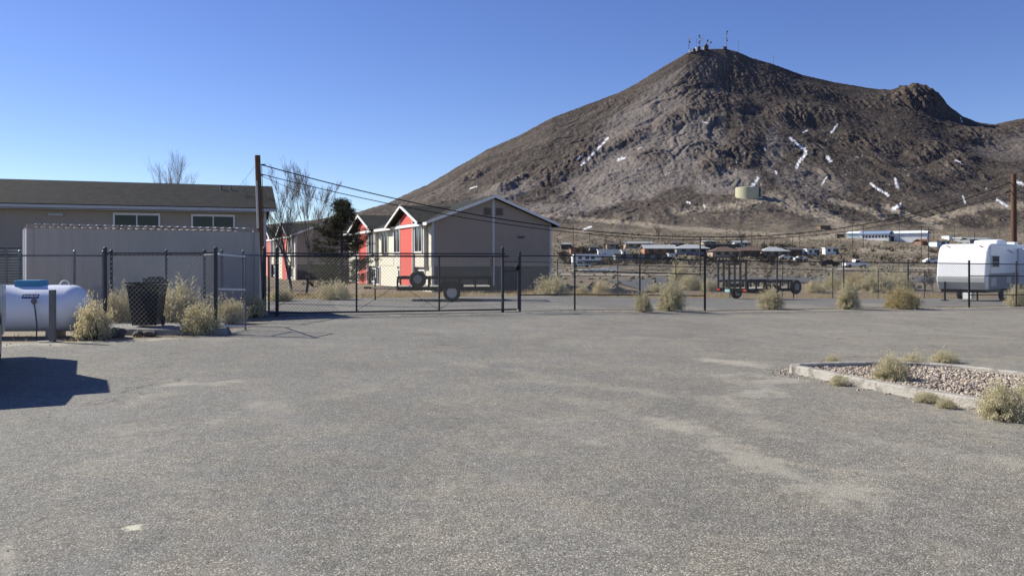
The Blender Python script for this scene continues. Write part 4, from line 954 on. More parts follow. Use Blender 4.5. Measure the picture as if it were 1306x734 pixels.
# ------------------------------------------------------------------ shrubs
def shrub_mesh(seed, mats, n_=520, dome=.85, tw=1.0, dens=5, flower=True):
    rng = random.Random(seed); m = MB()
    def blade(a, c, w_, mi):
        d = (c-a).normalized(); s_ = d.orthogonal().normalized(); s_ = Matrix.Rotation(rng.uniform(0,6.28), 3, d) @ s_*w_
        m.add([a-s_, a+s_, c+s_*.4, c-s_*.4], [(0,1,2,3)], mi)
    lump = [(rng.uniform(0,6.28), rng.uniform(.72,1.18)) for _ in range(7)]
    for i in range(n_):
        a = rng.uniform(0, 2*math.pi); el = math.acos(rng.uniform(.02,1))          # even over the dome
        lr = lump[int(a/6.2832*7) % 7][1]
        Rr = (rng.uniform(.62,1.0) if rng.random() < .85 else rng.uniform(.95,1.2))*lr
        tip = Vector((math.sin(el)*math.cos(a), math.sin(el)*math.sin(a), math.cos(el)*dome))*Rr; tip.z = max(tip.z, .04)
        b_ = Vector((rng.gauss(0,.10), rng.gauss(0,.10), 0)); mid = b_.lerp(tip, .5)+Vector((0,0,.08+rng.uniform(-.03,.05)))
        blade(b_, mid, .007*tw, 1); blade(mid, tip, .0045*tw, 0)
        for k in range(dens):
            f = rng.uniform(.25,1.0); q = mid.lerp(tip, f); e_ = q+((tip-mid).normalized()+Vector((rng.gauss(0,.45), rng.gauss(0,.45), rng.gauss(.25,.4)))).normalized()*rng.uniform(.08,.2)
            blade(q, e_, .0032*tw, 0 if rng.random() < .7 else 1)
            if flower:
                for _ in range(3):
                    e2 = e_+Vector((rng.gauss(0,.02), rng.gauss(0,.02), rng.gauss(.01,.02))); blade(e2, e2+Vector((rng.gauss(0,.6), rng.gauss(0,.6), 1)).normalized()*.038, .014*tw, 2)
    me_o = m.build('rabbitbrush', mats, fix=False); me = me_o.data; bpy.data.objects.remove(me_o); return me
SH = [shrub_mesh(1, [M['stem'], M['stemdark'], M['straw']]), shrub_mesh(2, [M['stem'], M['stemdark'], M['strawpale']]), shrub_mesh(3, [M['stem'], M['stemdark'], M['ochre']], dens=6),
      shrub_mesh(4, [M['stem'], M['stemdark'], M['strawpale']], n_=300, dens=5)]
used_l = set()
def shrub(px, py, wpx, hpx, var, label, d=None, group='rabbitbrush shrubs', dz=0):
    p = gpt(px, py) if d is None else at(px, d)
    kpx = F/p.y; o = bpy.data.objects.new('rabbitbrush', SH[var]); COL.objects.link(o)
    o.location = p+Vector((0,0,dz)); o.rotation_euler.z = random.uniform(0, 6.28); s_ = wpx/2/kpx/1.02; o.scale = (s_, s_, hpx/kpx/.92)
    return tag(o, label, 'shrub', group)
S_ = [(119,432,56,50,0,'tan shrub in full sun touching the right end of the propane tank'),
 (152,416,46,48,0,'tan shrub just left of the black bin, behind the corner post'),
 (228,415,62,56,1,'tall pale shrub inside the enclosure right of the black bin'),
 (258,426,56,42,0,'yellowish shrub at the foot of the enclosure corner post by the swing gate'),
 (293,412,46,32,0,'low shrub behind the open swing gate leaf'),
 (324,404,38,32,0,'shrub in front of the left end of the sliding gate'),
 (310,398,32,26,2,'browner shrub half hidden behind the shrub by the sliding gate'),
 (427,382,46,24,1,'pale shrub behind the sliding gate below the pine'),
 (357,384,36,18,1,'low pale shrub below the leafless tree behind the sliding gate'),
 (706,377,44,26,1,'pale shrub at the right corner of the red-bay block'),
 (768,376,28,18,0,'small round yellowish shrub right of the red-bay block near the far fence'),
 (742,376,22,12,1,'low tuft between the two shrubs right of the red-bay block'),
 (821,398,24,27,1,'small grey-green shrub at the fence foot, leftmost of the outer row'),
 (856,396.5,38,40,1,'largest pale shrub at the fence foot left of the right-hand trailer'),
 (984,394,36,28,1,'pale shrub at the fence foot in front of the right-hand trailer'),
 (1082,394,32,36,1,'upright grey-green shrub at the fence foot between trailer and camper'),
 (1151,393.5,48,30,2,'round ochre shrub at the fence foot nearest left of the camper'),
 (1297,390,30,26,1,'pale shrub by the fence below the camper side'),
 (881,374,36,26,1,'grey-green shrub in the back row right of the largest fence-foot shrub'),
 (868,368,28,34,0,'yellowish shrub showing behind the largest fence-foot shrub'),
 (905,375,30,20,1,'low shrub in the back row behind the barred ramp'),
 (1040,377,32,20,0,'yellowish shrub in the back row right of the spare wheel'),
 (1062,375,34,26,1,'grey-green shrub in the back row behind the upright fence-foot shrub'),
 (1092,376,44,30,2,'ochre shrub in the back row just right of the upright fence-foot shrub'),
 (1118,377,52,34,1,'wide green-grey shrub in the back row behind the round ochre shrub'),
 (1148,376,46,32,1,'pale shrub in the back row rightmost before the camper'),
 (790,374,22,10,3,'sparse low shrub in the back row near the far fence left of the outer row'),
 (835,375,24,14,1,'low pale shrub in the back row behind the smallest fence-foot shrub'),
 (1138,489,54,38,1,'tufted pale shrub growing through the near kerb of the gravel island'),
 (1163,470,46,24,3,'wispy shrub at the far kerb in the middle of the gravel island'),
 (1205,462,42,19,3,'wispy pale weed just beyond the far kerb of the gravel island'),
 (1061,466,24,17,3,'small pale weed beyond the left tip of the gravel island'),
 (1070,491,28,17,3,'small brown weed against the left end of the near kerb'),
 (1182,513,38,18,3,'low grey weed outside the near kerb, left of two'),
 (1207,520,30,16,3,'low grey weed outside the near kerb, right of two'),
 (1279,534,66,48,1,'large pale shrub over the near kerb at the right picture edge'),
 (1322,520,60,40,1,'pale shrub cut by the right picture edge behind the kerb shrub')]
for s_ in S_: shrub(*s_)
shrub(190,424,26,6,3,'tiny weed on the asphalt in front of the concrete pad')
shrub(300,389,30,20,2,'brown shrub behind the swing gate beside the container end', d=28)

def blades(name, spots, mtl, hmin, hmax, w_, n_per, spread, seed=5, ter=False):
    rng = random.Random(seed); m = MB()
    for (x, y, z, s_) in spots:
        for _ in range(n_per):
            a = Vector((x+rng.gauss(0,spread*s_), y+rng.gauss(0,spread*s_), z-.01)); h = rng.uniform(hmin, hmax)*s_
            c_ = a+Vector((rng.gauss(0,.3)*h, rng.gauss(0,.3)*h, h)); sd_ = Vector((rng.uniform(-1,1), rng.uniform(-1,1), 0)).normalized()*w_*s_
            m.add([a-sd_, a+sd_, c_], [(0,1,2)])
    return tag(m.build(name, mtl, fix=False), kind='stuff')
rng = random.Random(12); sp = []
for i in range(900):                                      # strip behind the yard
    x = rng.uniform(-15, 34); yb = float(np.interp(x, [p[0] for p in far_line], [p[1] for p in far_line])); y = yb+abs(rng.gauss(0,1.6))-.1; sp.append((x, y, float(gz(x,y))-.03, rng.uniform(.5,1.3)))
tag(blades('dry_grass', sp, M['grass'], .08, .38, .012, 16, .16), 'strip of dry tan grass along the far edge of the storage yard', 'grass')
sp = []
for i in range(420):
    x = rng.uniform(3, 30); yb = float(np.interp(x, [-.3,2,20.9,60],[25.9,27.1,34.8,50.5])); y = yb+rng.gauss(.1,.22); sp.append((x, y, float(gz(x,y))-.01, rng.uniform(.3,.8)))
for i in range(120):
    x = rng.uniform(-11.5, -6.6); y = rng.uniform(16.6, 18.1) if x > -8 else rng.uniform(16.3,18.3); sp.append((x, y, -.01, rng.uniform(.3,.9)))
tag(blades('dry_weeds', sp, M['grass'], .04, .16, .006, 9, .07, 8), 'thin dry weeds scattered at the fence foot', 'weeds')
# sagebrush over the plain and foot of the hill
rng = random.Random(31); m = MB()
for i in range(9000):
    r_ = 62+(540-62)*rng.random()**.75; px = rng.uniform(560, 1420); x = (px-653)/F*r_; 
    if rng.random() < .35: continue
    z = tz(px, r_); s_ = rng.uniform(.18,.5)*(1+.5*(r_ > 250)); k = rng.randint(5,7); V = [(x+rng.uniform(-.1,.1), r_, z+s_*rng.uniform(.6,1.0))]
    for j in range(k): a = 6.283*j/k; q = s_*rng.uniform(.6,1.1); V.append((x+math.cos(a)*q, r_+math.sin(a)*q, z-.1))
    for j in range(k): a = 6.283*(j+.5)/k; q = s_*rng.uniform(.5,.9); V.append((x+math.cos(a)*q, r_+math.sin(a)*q, z+s_*rng.uniform(.3,.6)))
    m.add(V, [(0, 1+k+j, 1+k+(j+1) % k) for j in range(k)]+[(1+j, 1+(j+1) % k, 1+k+j) for j in range(k)]+[(1+(j+1) % k, 1+k+(j+1) % k, 1+k+j) for j in range(k)], rng.choice((0,0,1)))
M['sage2'] = mat('dry_sagebrush', (.235,.195,.125), .95, .2, .3, spec=.1)
tag(m.build('sagebrush', [M['sage'], M['sage2']], fix=False), 'low sagebrush dotted over the plain and hill foot', 'scrub', kind='stuff')

# ------------------------------------------------------------------ kerbed gravel island
isl = [(4.13,11.75),(4.02,12.02),(4.12,12.28),(4.45,12.45),(5.0,12.62),(5.7,12.72),(6.3,12.6),(6.75,12.2),(7.1,11.5),(7.5,10.6),(8.3,8.6),(6.9,6.6),(5.9,7.7),(5.25,8.85),(4.75,9.9)]
def smooth_poly(P, n_=10):
    out = []; N = len(P)
    for i in range(N):
        p0, p1, p2, p3 = [Vector(P[(i+k) % N]) for k in (-1,0,1,2)]
        for j in range(n_):
            u_ = j/n_; out.append(.5*((2*p1)+(-p0+p2)*u_+(2*p0-5*p1+4*p2-p3)*u_*u_+(-p0+3*p1-3*p2+p3)*u_**3))
    return out
ring = smooth_poly(isl, 6); N = len(ring); kw = .15
nor = []
for i in range(N):
    tdir = (ring[(i+1) % N]-ring[i-1]).normalized(); nor.append(Vector((-tdir.y, tdir.x)))
cen = sum(ring, Vector((0,0)))/N
if (nor[0].dot(cen-ring[0])) < 0: nor = [-q for q in nor]
m = MB(); V = []
for i in range(N):
    o_, i_ = ring[i], ring[i]+nor[i]*kw; zb_ = float(gz(o_.x, o_.y)); wob = random.uniform(-.004,.004)
    V += [(o_.x-nor[i].x*.02, o_.y-nor[i].y*.02, zb_-.05), (o_.x, o_.y, zb_+.10+wob), (o_.x+nor[i].x*.02, o_.y+nor[i].y*.02, zb_+.115+wob), (i_.x-nor[i].x*.02, i_.y-nor[i].y*.02, zb_+.115+wob), (i_.x, i_.y, zb_+.10+wob), (i_.x+nor[i].x*.0, i_.y, zb_-.05)]
Fk = []
for i in range(N):
    if i % 14 == 13: continue_gap = True
    a, c_ = 6*i, 6*((i+1) % N)
    for k in range(5): Fk.append((a+k, a+k+1, c_+k+1, c_+k))
m.add(V, Fk); kb = m.build('kerb', M['conc']); tag(kb, kind='structure')
inner = [ring[i]+nor[i]*(kw-.005) for i in range(N)]
m = MB(); m.add([(p.x, p.y, float(gz(p.x,p.y))+.02) for p in inner]+[(cen.x, cen.y, float(gz(cen.x,cen.y))+.05)], [(i, (i+1) % N, N) for i in range(N)])
tag(m.build('island_bed', dirt), kind='structure')
def inside(x, y, poly):
    c_ = False; n_ = len(poly); j = n_-1
    for i in range(n_):
        if (poly[i].y > y) != (poly[j].y > y) and x < (poly[j].x-poly[i].x)*(y-poly[i].y)/(poly[j].y-poly[i].y)+poly[i].x: c_ = not c_
        j = i
    return c_
def stones(name, label, pts, smin, smax, mats, seed):
    rng = random.Random(seed); m = MB()
    ico = bmesh.new(); bmesh.ops.create_icosphere(ico, subdivisions=1, radius=1); IV = [v.co.copy() for v in ico.verts]; IF = [tuple(v.index for v in f.verts) for f in ico.faces]; ico.free()
    for x, y, z in pts:
        s_ = rng.uniform(smin, smax)*rng.uniform(.7,1.2); sc_ = Vector((rng.uniform(.7,1.2), rng.uniform(.7,1.2), rng.uniform(.5,.9)))*s_; rt = Matrix.Rotation(rng.uniform(0,6.28), 3, Vector((rng.uniform(-1,1), rng.uniform(-1,1), rng.uniform(-1,1))).normalized())
        m.add([rt @ Vector((v.x*sc_.x*rng.uniform(.85,1.1), v.y*sc_.y*rng.uniform(.85,1.1), v.z*sc_.z))+Vector((x,y,z+s_*.3)) for v in IV], IF, rng.randrange(len(mats)))
    return tag(m.build(name, mats, fix=False), label, 'gravel', kind='stuff')
gm1 = mat('gravel_tan', (.42,.355,.275), .9, .2, 9); gm2 = mat('gravel_pink', (.36,.27,.22), .9, .2, 9); gm3 = mat('gravel_pale', (.54,.49,.41), .9, .15, 9); gm4 = mat('gravel_dark', (.19,.155,.13), .9, .2, 9)
rng = random.Random(77); gp = []
while len(gp) < 10500:
    x, y = rng.uniform(4,8.3), rng.uniform(7.4,12.7)
    if inside(x, y, inner): gp.append((x, y, float(gz(x,y))+.035+rng.uniform(0,.02)))
stones('gravel', 'tan and pink gravel filling the kerbed island', gp, .013, .028, [gm1,gm1,gm2,gm3,gm4], 3)
gp = []
for i in range(1500):
    k = rng.randrange(N)
    if rng.random() < .6:
        p = ring[k]-nor[k]*abs(rng.gauss(.06,.12)); gp.append((p.x, p.y, float(gz(p.x,p.y))))
    else:
        x = rng.uniform(-12,24); y = float(fhi(x))-abs(rng.gauss(0,.5)); 
        if x < -6.3 and y > 16.8: continue
        gp.append((x, y, float(gz(x,y))))
stones('loose_pebbles', 'loose pebbles strewn by the kerb and along the asphalt edge', gp, .006, .02, [gm1,gm2,gm3,gm4], 4)
gp = [(rng.uniform(-7,7), rng.uniform(2.8,16), 0) for _ in range(700)]
gp = [(x,y,float(gz(x,y))) for x,y,_ in gp if not (x > 3.9 and not False and inside(x,y,ring))]
stones('asphalt_grit', 'scattered grit on the asphalt', gp, .003, .007, [gm1,gm3,gm4], 6)

# ------------------------------------------------------------------ the town below the hill
def house(name, label, px, py, wpx, d=None, hh=2.1, dp=8, roof='gable', wall='w_tan', roofm='r_grey', rh=1.3, rz=0, wins=3, cat='house', door=True, group=None):
    rh *= .75
    p = tfind(px, py) if d is None else Vector(((px-653)/F*d, d, tz(px, d)))
    W_ = wpx/F*p.y; o = thing(name, label, cat, (p.x, p.y, p.z-.3), R(rz), group or 'houses below the hill')
    MB().box(-W_/2, 0, 0, W_/2, dp, hh+.3).build('wall', M[wall], o)
    e = .5; z_ = hh+.3
    r_ = MB()
    if roof == 'hip':
        q = min(dp/2, W_/2)*.9
        r_.add([(-W_/2-e,-e,z_),(W_/2+e,-e,z_),(W_/2+e,dp+e,z_),(-W_/2-e,dp+e,z_),(-W_/2+q,dp/2,z_+rh),(W_/2-q,dp/2,z_+rh)], [(0,1,5,4),(1,2,5),(2,3,4,5),(3,0,4),(3,2,1,0)])
    elif roof == 'gable': r_.extr([(-e,z_-.05),(dp/2,z_+rh),(dp+e,z_-.05),(dp+e,z_+.1),(dp/2,z_+rh+.15),(-e,z_+.1)], -W_/2-e, W_/2+e, 'yz')
    elif roof == 'end': r_.extr([(-W_/2-e,z_),(0,z_+rh),(W_/2+e,z_)], -e, dp+e, 'xz')
    else: r_.box(-W_/2-.3,-.3,z_+.002,W_/2+.3,dp+.3,z_+.25)
    rr_ = r_.build('roof', M[roofm], o)
    for i in range(wins):
        x = -W_/2+W_*(i+.7)/(wins+.4); ww = min(1.6, W_/(wins+1)*.6)
        MB().box(x-ww/2, -.06, 1.25, x+ww/2, -.01, 2.3).build('window', M['glass'], o)
    if door: MB().box(W_*.32, -.05, .3, W_*.32+.9, -.01, 2.3).build('door', M['found'], o)
    return o
for nm, c_ in dict(w_tan=(.36,.29,.22), w_orange=(.34,.17,.10), w_white=(.74,.74,.72), w_grey=(.22,.23,.24), w_dark=(.09,.08,.07), w_blue=(.5,.62,.68), w_brown=(.18,.11,.08), r_grey=(.27,.28,.28), r_dark=(.08,.075,.07), r_brown=(.13,.085,.065), r_lt=(.36,.38,.39), r_blue=(.2,.27,.40), r_white=(.7,.74,.76), r_rust=(.2,.10,.06)).items():
    M[nm] = mat(nm, c_, .8, .12, .6)
house('house', 'dark little house with pale roof just right of the red-bay block', 722, 318, 13, wall='w_dark', roofm='r_grey', wins=1, roof='hip')
house('shed', 'orange and white shed behind the grey parked camper', 737, 324, 18, wall='w_orange', roofm='r_rust', roof='flat', wins=1, cat='shed')
house('house', 'grey-roofed house at the back left of the town, above the long white trailer', 815, 317, 34, wall='w_tan', roofm='r_grey', roof='gable', wins=3)
house('house', 'pale-roofed orange brick house in the town centre left of the hip roofs', 842, 325, 40, wall='w_orange', roofm='r_lt', roof='gable', wins=3, rh=1.8)
house('house', 'long low grey building with flat dark roof below the orange brick house', 818, 333, 66, wall='w_grey', roofm='r_dark', roof='flat', hh=2.0, wins=4)
house('house', 'pale blue-grey hip roofed house left of the brown hip roof', 884, 327, 42, wall='w_grey', roofm='r_lt', roof='hip', wins=3, rh=2.0)
house('house', 'dark flat-roofed house behind the brown hip roof', 922, 320, 46, wall='w_dark', roofm='r_grey', roof='flat', wins=3)
house('house', 'tan house with brown hip roof above the barred trailer ramp', 927, 329, 36, wall='w_tan', roofm='r_brown', roof='hip', wins=3, rh=2.2)
house('house', 'dark brown house adjoining the brown hip roof on its right', 957, 328, 26, wall='w_brown', roofm='r_brown', roof='gable', wins=2, rh=1.5)
house('house', 'house with pale hip roof left of the two white trailers', 990, 328, 34, wall='w_tan', roofm='r_lt', roof='hip', wins=3, rh=2.1)
house('shed', 'brown shed right of the pale hip roofed house', 1015, 326, 16, wall='w_brown', roofm='r_dark', roof='gable', wins=1, cat='shed')
house('mobile_home', 'long white mobile trailer left of centre in the town', 776, 327, 26, wall='w_white', roofm='r_white', roof='flat', hh=2.2, dp=3, wins=0, door=False, cat='mobile home')
house('mobile_home', 'small white box trailer right of the long white mobile trailer', 797, 328, 7, wall='w_white', roofm='r_white', roof='flat', hh=2.2, dp=3, wins=1, door=False, cat='mobile home')
house('mobile_home', 'white camper trailer, left of the pair on the bare plain', 1037, 326, 15, wall='w_white', roofm='r_white', roof='flat', hh=2.2, dp=3, wins=2, cat='mobile home')
house('mobile_home', 'white camper trailer, right of the pair on the bare plain', 1061, 325, 17, wall='w_white', roofm='r_white', roof='flat', hh=2.2, dp=3, wins=2, cat='mobile home')
rngb = random.Random(99); m = MB()
for i in range(520):
    px = rngb.uniform(716,1030) if rngb.random() < .8 else rngb.uniform(1030,1300); r_ = rngb.uniform(215,400); x = (px-653)/F*r_; z = tz(px, r_); s_ = rngb.uniform(.5,1.5)
    for q_ in range(26):
        d = Vector((rngb.gauss(0,.5), rngb.gauss(0,.5), rngb.uniform(.2,1))).normalized(); a = Vector((x+rngb.gauss(0,.3)*s_, r_+rngb.gauss(0,.3)*s_, z-.1)); e_ = a+d*s_*rngb.uniform(.8,1.8); sd_ = d.orthogonal().normalized()*s_*.10
        m.add([a-sd_*.5, a+sd_*.5, e_+sd_, e_-sd_], [(0,1,2,3)], rngb.choice((0,0,1)))
M['brushdark'] = mat('brush_dark', (.10,.075,.055), .95, .3, .2, spec=.1)
tag(m.build('brush', [M['brushdark'], M['sage']], fix=False), 'brown leafless brush around the houses of the town', 'brush', kind='stuff')
# long white and blue roadside building
p = tfind(1131, 309)
kb_ = F/p.y
t = thing('motel', 'long low white building with blue roof and row of windows on the slope', 'building', (p.x, p.y, p.z-.3), R(-36), None); t.scale = (.92,1,.9); t.location.x -= 3.0
W1 = 32/kb_; 
MB().box(-26/kb_/2-6, 2, -4, W1/2-3, 12, 4.4).build('wall', M['w_white'], t)
MB().box(-W1-6.5, 4, -4, -W1/2-3, 14, 5.0).build('side_wing', M['w_blue'], t)
MB().box(W1/2-2.99, 6, -4, W1/2+16, 15, 4.6).build('rear_wing', M['w_white'], t)
MB().extr([(1.4,4.4),(7,6.2),(12.6,4.4),(12.6,4.6),(7,6.4),(1.4,4.6)], -W1/2-6, W1/2-2.5, 'yz').build('roof', M['r_blue'], t)
MB().extr([(5.4,4.6),(10.5,6.1),(15.6,4.6),(15.6,4.8),(10.5,6.3),(5.4,4.8)], W1/2-2.4, W1/2+16.5, 'yz').build('rear_roof', M['r_white'], t)
MB().extr([(3.6,5.0),(9,6.3),(14.5,5.0),(14.5,5.2),(9,6.5),(3.6,5.2)], -W1-7, -W1/2-6.05, 'yz').build('wing_roof', M['r_white'], t)
for i in range(9): x = -10.5+i*1.75; MB().box(x, 1.93, 2.2, x+.9, 1.99, 3.6).build('window', M['w_dark'], t)
MB().box(W1/2-2.9, 5.9, .3, W1/2-1, 5.99, 3.0).build('door', M['w_dark'], t)
house('shed', 'rusty orange shed at the right end of the long white building', 1160, 309, 12, wall='w_orange', roofm='r_rust', roof='gable', wins=1, cat='shed')
house('shed', 'rust-brown long shed right of the long white building', 1186, 314, 20, wall='w_brown', roofm='r_rust', roof='gable', wins=1, cat='shed')
house('shed', 'pale blue shed left of the camper roof', 1203, 314, 16, wall='w_blue', roofm='r_grey', roof='flat', wins=1, cat='shed')
house('shed', 'grey shed seen just above the camper roof', 1250, 312, 26, wall='w_grey', roofm='r_grey', roof='gable', wins=2, cat='shed')
house('shed', 'small white hut on the slope above the camper roof', 1213, 306, 5, wall='w_white', roofm='r_white', roof='flat', wins=0, door=False, cat='shed')
house('shed', 'brown timber ruin on the slope below the water tank track', 1053, 292, 13, wall='w_brown', roofm='r_dark', roof='flat', wins=0, door=False, cat='shed')
house('shed', 'white-roofed box right of the small white hut on the slope', 1232, 310, 10, wall='w_grey', roofm='r_white', roof='flat', wins=1, door=False, cat='shed')

# water tank on its shelf
p = tfind(958, 252)
k = F/p.y; rw = 17/k
t = thing('water_tank', 'round pale green water tank on the hill slope', 'water tank', (p.x, p.y+rw*.6, p.z), 0)
M['tankgreen'] = mat('tank_tan_green', (.47,.44,.30), .6, .06, .05)
MB().lathe([(rw,-6),(rw,12.8/k),(rw*.98,13.2/k),(.05,14.2/k)], 'z', 48).build('shell', M['tankgreen'], t, smooth=True)
MB().box(rw*.55, -rw*.93, 0, rw*.62, -rw*.80, 13/k).build('ladder', M['galvdark'], t)

# small far poles
fp = [(731,289,338),(752,296,313),(773,303,322),(806,296,308),(828,303,320),(858,297,312),(893,302,352),(927,283,320),(945,300,322),(959,290,318),(983,300,320),(1011,303,318),(1020,297,319),(1077,290,305),(1087,283,316),(1101,287,318),(1147,283,310),(1175,288,328),(1191,278,308),(1217,283,309),(1243,296,311),(1184,290,338),(1275,292,310)]
near_of = {731:'just right of the red-bay block',752:'below the snow streak',773:'above the long white trailer',806:'behind the grey-roofed house at the back left',828:'beside the orange brick house',858:'left of the blue-grey hip roof, far back',893:'tall, standing by the road below the blue-grey hip roof',927:'tallest over the brown hip roof',945:'at the right eave of the brown hip roof',959:'beside the bare tree in the town',983:'behind the pale hip roofed house',1011:'left over the pair of white trailers',1020:'second over the pair of white trailers',1077:'left of the long white building, leftmost of three',1087:'left of the long white building, middle of three',1101:'overlapping the left wing of the long white building',1147:'in front of the windows of the long white building',1175:'at the right end of the long white building',1191:'tall above the rust-brown shed',1217:'just left of the small hut above the camper',1243:'above the camper roof middle',1184:'on the near plain left of the camper',1275:'right of the camper air conditioner'}
for (px, yt, yb) in fp:
    p = tfind(px, yb); h = (yb-yt)/F*p.y; r_ = max(.12, .55/F*p.y*.5)
    o = thing('utility_pole', 'thin distant utility pole '+near_of[px], 'utility pole', (p.x, p.y, p.z), 0, 'distant utility poles')
    MB().tube([(0,0,-1),(0,0,h)], [r_, r_*.8], 6).build('shaft', M['farpole'], o)
    if h > 6: MB().box(-1.1,-.08,h-.9,1.1,.08,h-.68).build('crossarm', M['farpole'], o)
house('shed', 'tiny grey shed between the grey parked camper and the long white trailer', 757, 322, 10, wall='w_grey', roofm='r_dark', roof='gable', wins=0, hh=1.8, dp=4, cat='shed')
house('shed', 'low tan shed behind the long white trailer', 781, 318, 14, wall='w_tan', roofm='r_dark', roof='gable', wins=1, hh=1.8, dp=5, cat='shed')
house('house', 'small dark-roofed house far back between the orange brick and hip-roofed houses', 864, 316, 18, wall='w_tan', roofm='r_dark', roof='hip', wins=2, hh=1.8)
house('shed', 'white shed at the left end of the blue-grey hip roofed house', 858, 330, 9, wall='w_white', roofm='r_white', roof='flat', wins=0, hh=1.6, dp=3, cat='shed')
house('house', 'small far house above the tan house with the brown hip roof', 945, 315, 16, wall='w_white', roofm='r_grey', roof='gable', wins=2, hh=1.8, dp=5)
house('shed', 'low dark shed left of the motel on the open slope', 1072, 304, 9, wall='w_dark', roofm='r_dark', roof='flat', wins=0, hh=1.8, dp=3, cat='shed')
house('shed', 'narrow pale shed directly right of the brown shed in the town', 1026, 323, 7, wall='w_blue', roofm='r_white', roof='flat', wins=0, hh=1.6, dp=3, cat='shed')
house('house', 'far tan house behind the dark flat-roofed house', 905, 314, 16, wall='w_tan', roofm='r_lt', roof='hip', wins=2, hh=1.8)
# masts on the summit
def ridge_pt(px):
    j = int(np.argmin(np.abs(cols-(px-653)/F))); y = HZ-(Z[:, j]-EYE)/rows*F; i = int(np.argmin(np.where(rows > 600, y, 1e9))); return Vector(((px-653)/F*rows[i], rows[i], float(Z[i, j])))
MA = [(878.5,48,1.6,'leftmost lattice mast with white drum dishes on the summit',2),(888.5,49,.8,'thin whip mast second from the left on the summit',0),(892.5,44.5,1.5,'tall lattice mast in the middle of the left summit cluster',3),(896.5,44,.6,'hair-thin whip mast beside the tall middle lattice mast',0),(901.5,51,1.5,'stubby mast with crossbars right in the left summit cluster',3),(905.5,53.5,.9,'thin mast at the right end of the left summit cluster',1),(926.5,39,1.0,'tallest lone mast with dish on the summit',4),(941.5,52,.8,'thin lone mast right of the tallest summit mast',0),(986.5,69.5,.8,'isolated thin mast low on the right shoulder of the summit',0),(911.5,59,.7,'very short mast between the cluster and the tallest mast',0)]
M['mast'] = mat('mast_steel', (.10,.12,.17), .6, .2, .2)
for px, yt, wd, lab, dish in MA:
    p = ridge_pt(px); k = F/p.y; h = (HZ-yt)/k+EYE-p.z; r_ = wd*.42/k/1.3
    o = thing('radio_mast', lab, 'mast', p, 0, 'masts on the summit')
    m = MB()
    if wd > .9:
        for a in (0, 2.09, 4.19): m.tube([(r_*math.cos(a), r_*math.sin(a), -2),(r_*.6*math.cos(a), r_*.6*math.sin(a), h)], r_*.38, 4)
        zz = 0
        while zz < h-1: m.tube([(r_,0,zz),(-r_*.5,r_*.8,zz+1.5)], r_*.2, 3); m.tube([(-r_*.5,-r_*.8,zz),(r_,0,zz+1.5)], r_*.2, 3); zz += 1.5
    else: m.tube([(0,0,-2),(0,0,h)], max(r_, .25), 5)
    m.build('lattice', M['mast'], o)
    rg = random.Random(int(px))
    for i in range(dish):
        zz = h*(.92-.23*i); m = MB(); m.lathe([(.3,-.5),(1.25,-.3),(1.3,.3),(1.0,.5)], 'y', 14, M=Matrix.Translation((rg.choice((-1,1))*1.1,-.9,zz)))
        m.build('dish', M['white'] if i % 2 == (0 if dish == 2 else 1) else M['mast'], o)
    if dish >= 3:
        for zz in (h*.8, h*.6): MB().box(-2.0,-.15,zz,2.0,.15,zz+.35).build('crossbar', M['mast'], o)
for px, wd, hh, mm, lab in [(879.5,2.4,2.2,'white','small white hut at the foot of the leftmost summit mast'),(885,3.6,2.2,'w_dark','dark hut between the left summit masts'),(888,1.6,3.2,'white','white narrow box by the thin whip mast'),(891,3.5,3.0,'w_dark','dark hut under the tall middle lattice mast'),(897.6,1.4,3.0,'w_tan','tan narrow cabinet left of the square dark hut'),(900.5,4.6,4.4,'w_dark','square dark hut right in the left summit cluster'),(924,4.5,1.8,'w_dark','low dark hut at the foot of the tallest summit mast')]:
    p = ridge_pt(px); k = F/p.y; o = thing('equipment_hut', lab, 'hut', (p.x, p.y-2, p.z-1.5), 0, 'huts on the summit')
    MB().box(-wd/2/k,-2,0,wd/2/k,2,hh/k+1.5).build('wall', M[mm], o); MB().box(-wd/2/k-.3,-2.3,hh/k+1.503,wd/2/k+.3,2.3,hh/k+1.8).build('roof', M[mm if mm == 'white' else 'w_grey'], o)

M['w_rust_car'] = mat('dark_red_paint', (.18,.02,.02), .35, .05, 2)
# cars and the parked camper in the town
def car(label, px, py, L_=4.6, colm='white', truck=False, rz=0, name='parked_car', cat='car'):
    p = tfind(px, py); o = thing(name, label, cat, p, R(rz), 'cars near the town')
    m = MB()
    if truck: pf = [(-L_/2,.45),(L_/2,.45),(L_/2,.95),(L_/2-1.2,1.1),(L_/2-1.7,1.75),(0-.3,1.8),(-.5,1.1),(-L_/2,1.1)]
    else: pf = [(-L_/2,.4),(L_/2,.4),(L_/2,.8),(L_/2-1.1,.95),(L_/2-1.8,1.42),(-L_/2+1.2,1.45),(-L_/2+.4,1.0),(-L_/2,.95)]
    m.extr(pf, -.9, .9, 'xz'); m.build('body', M[colm], o, bevel=.05)
    for x in (-L_*.31, L_*.31):
        for y in (-.85,.85): MB().lathe([(.1,-.12),(.36,-.12),(.36,.12),(.1,.12)], 'y', 14, M=Matrix.Translation((x,y,.36))).build('wheel', M['rubber'], o)
    m = MB()
    if truck: m.box(-.35,-.912,1.15,L_/2-1.75,.912,1.62)
    else: m.box(-L_/2+1.3,-.912,1.0,L_/2-1.9,.912,1.33)
    m.build('window', M['glass'], o); return o
car('white pickup on the road across the plain', 1091, 341.5, 4.9, 'white', True, 0, 'pickup_truck', 'truck')
car('dark car just left of the white pickup across the plain', 1058, 340.5, 4.2, 'black')
car('white car partly hidden by the left end of the big camper', 1189, 336, 4.6, 'white')
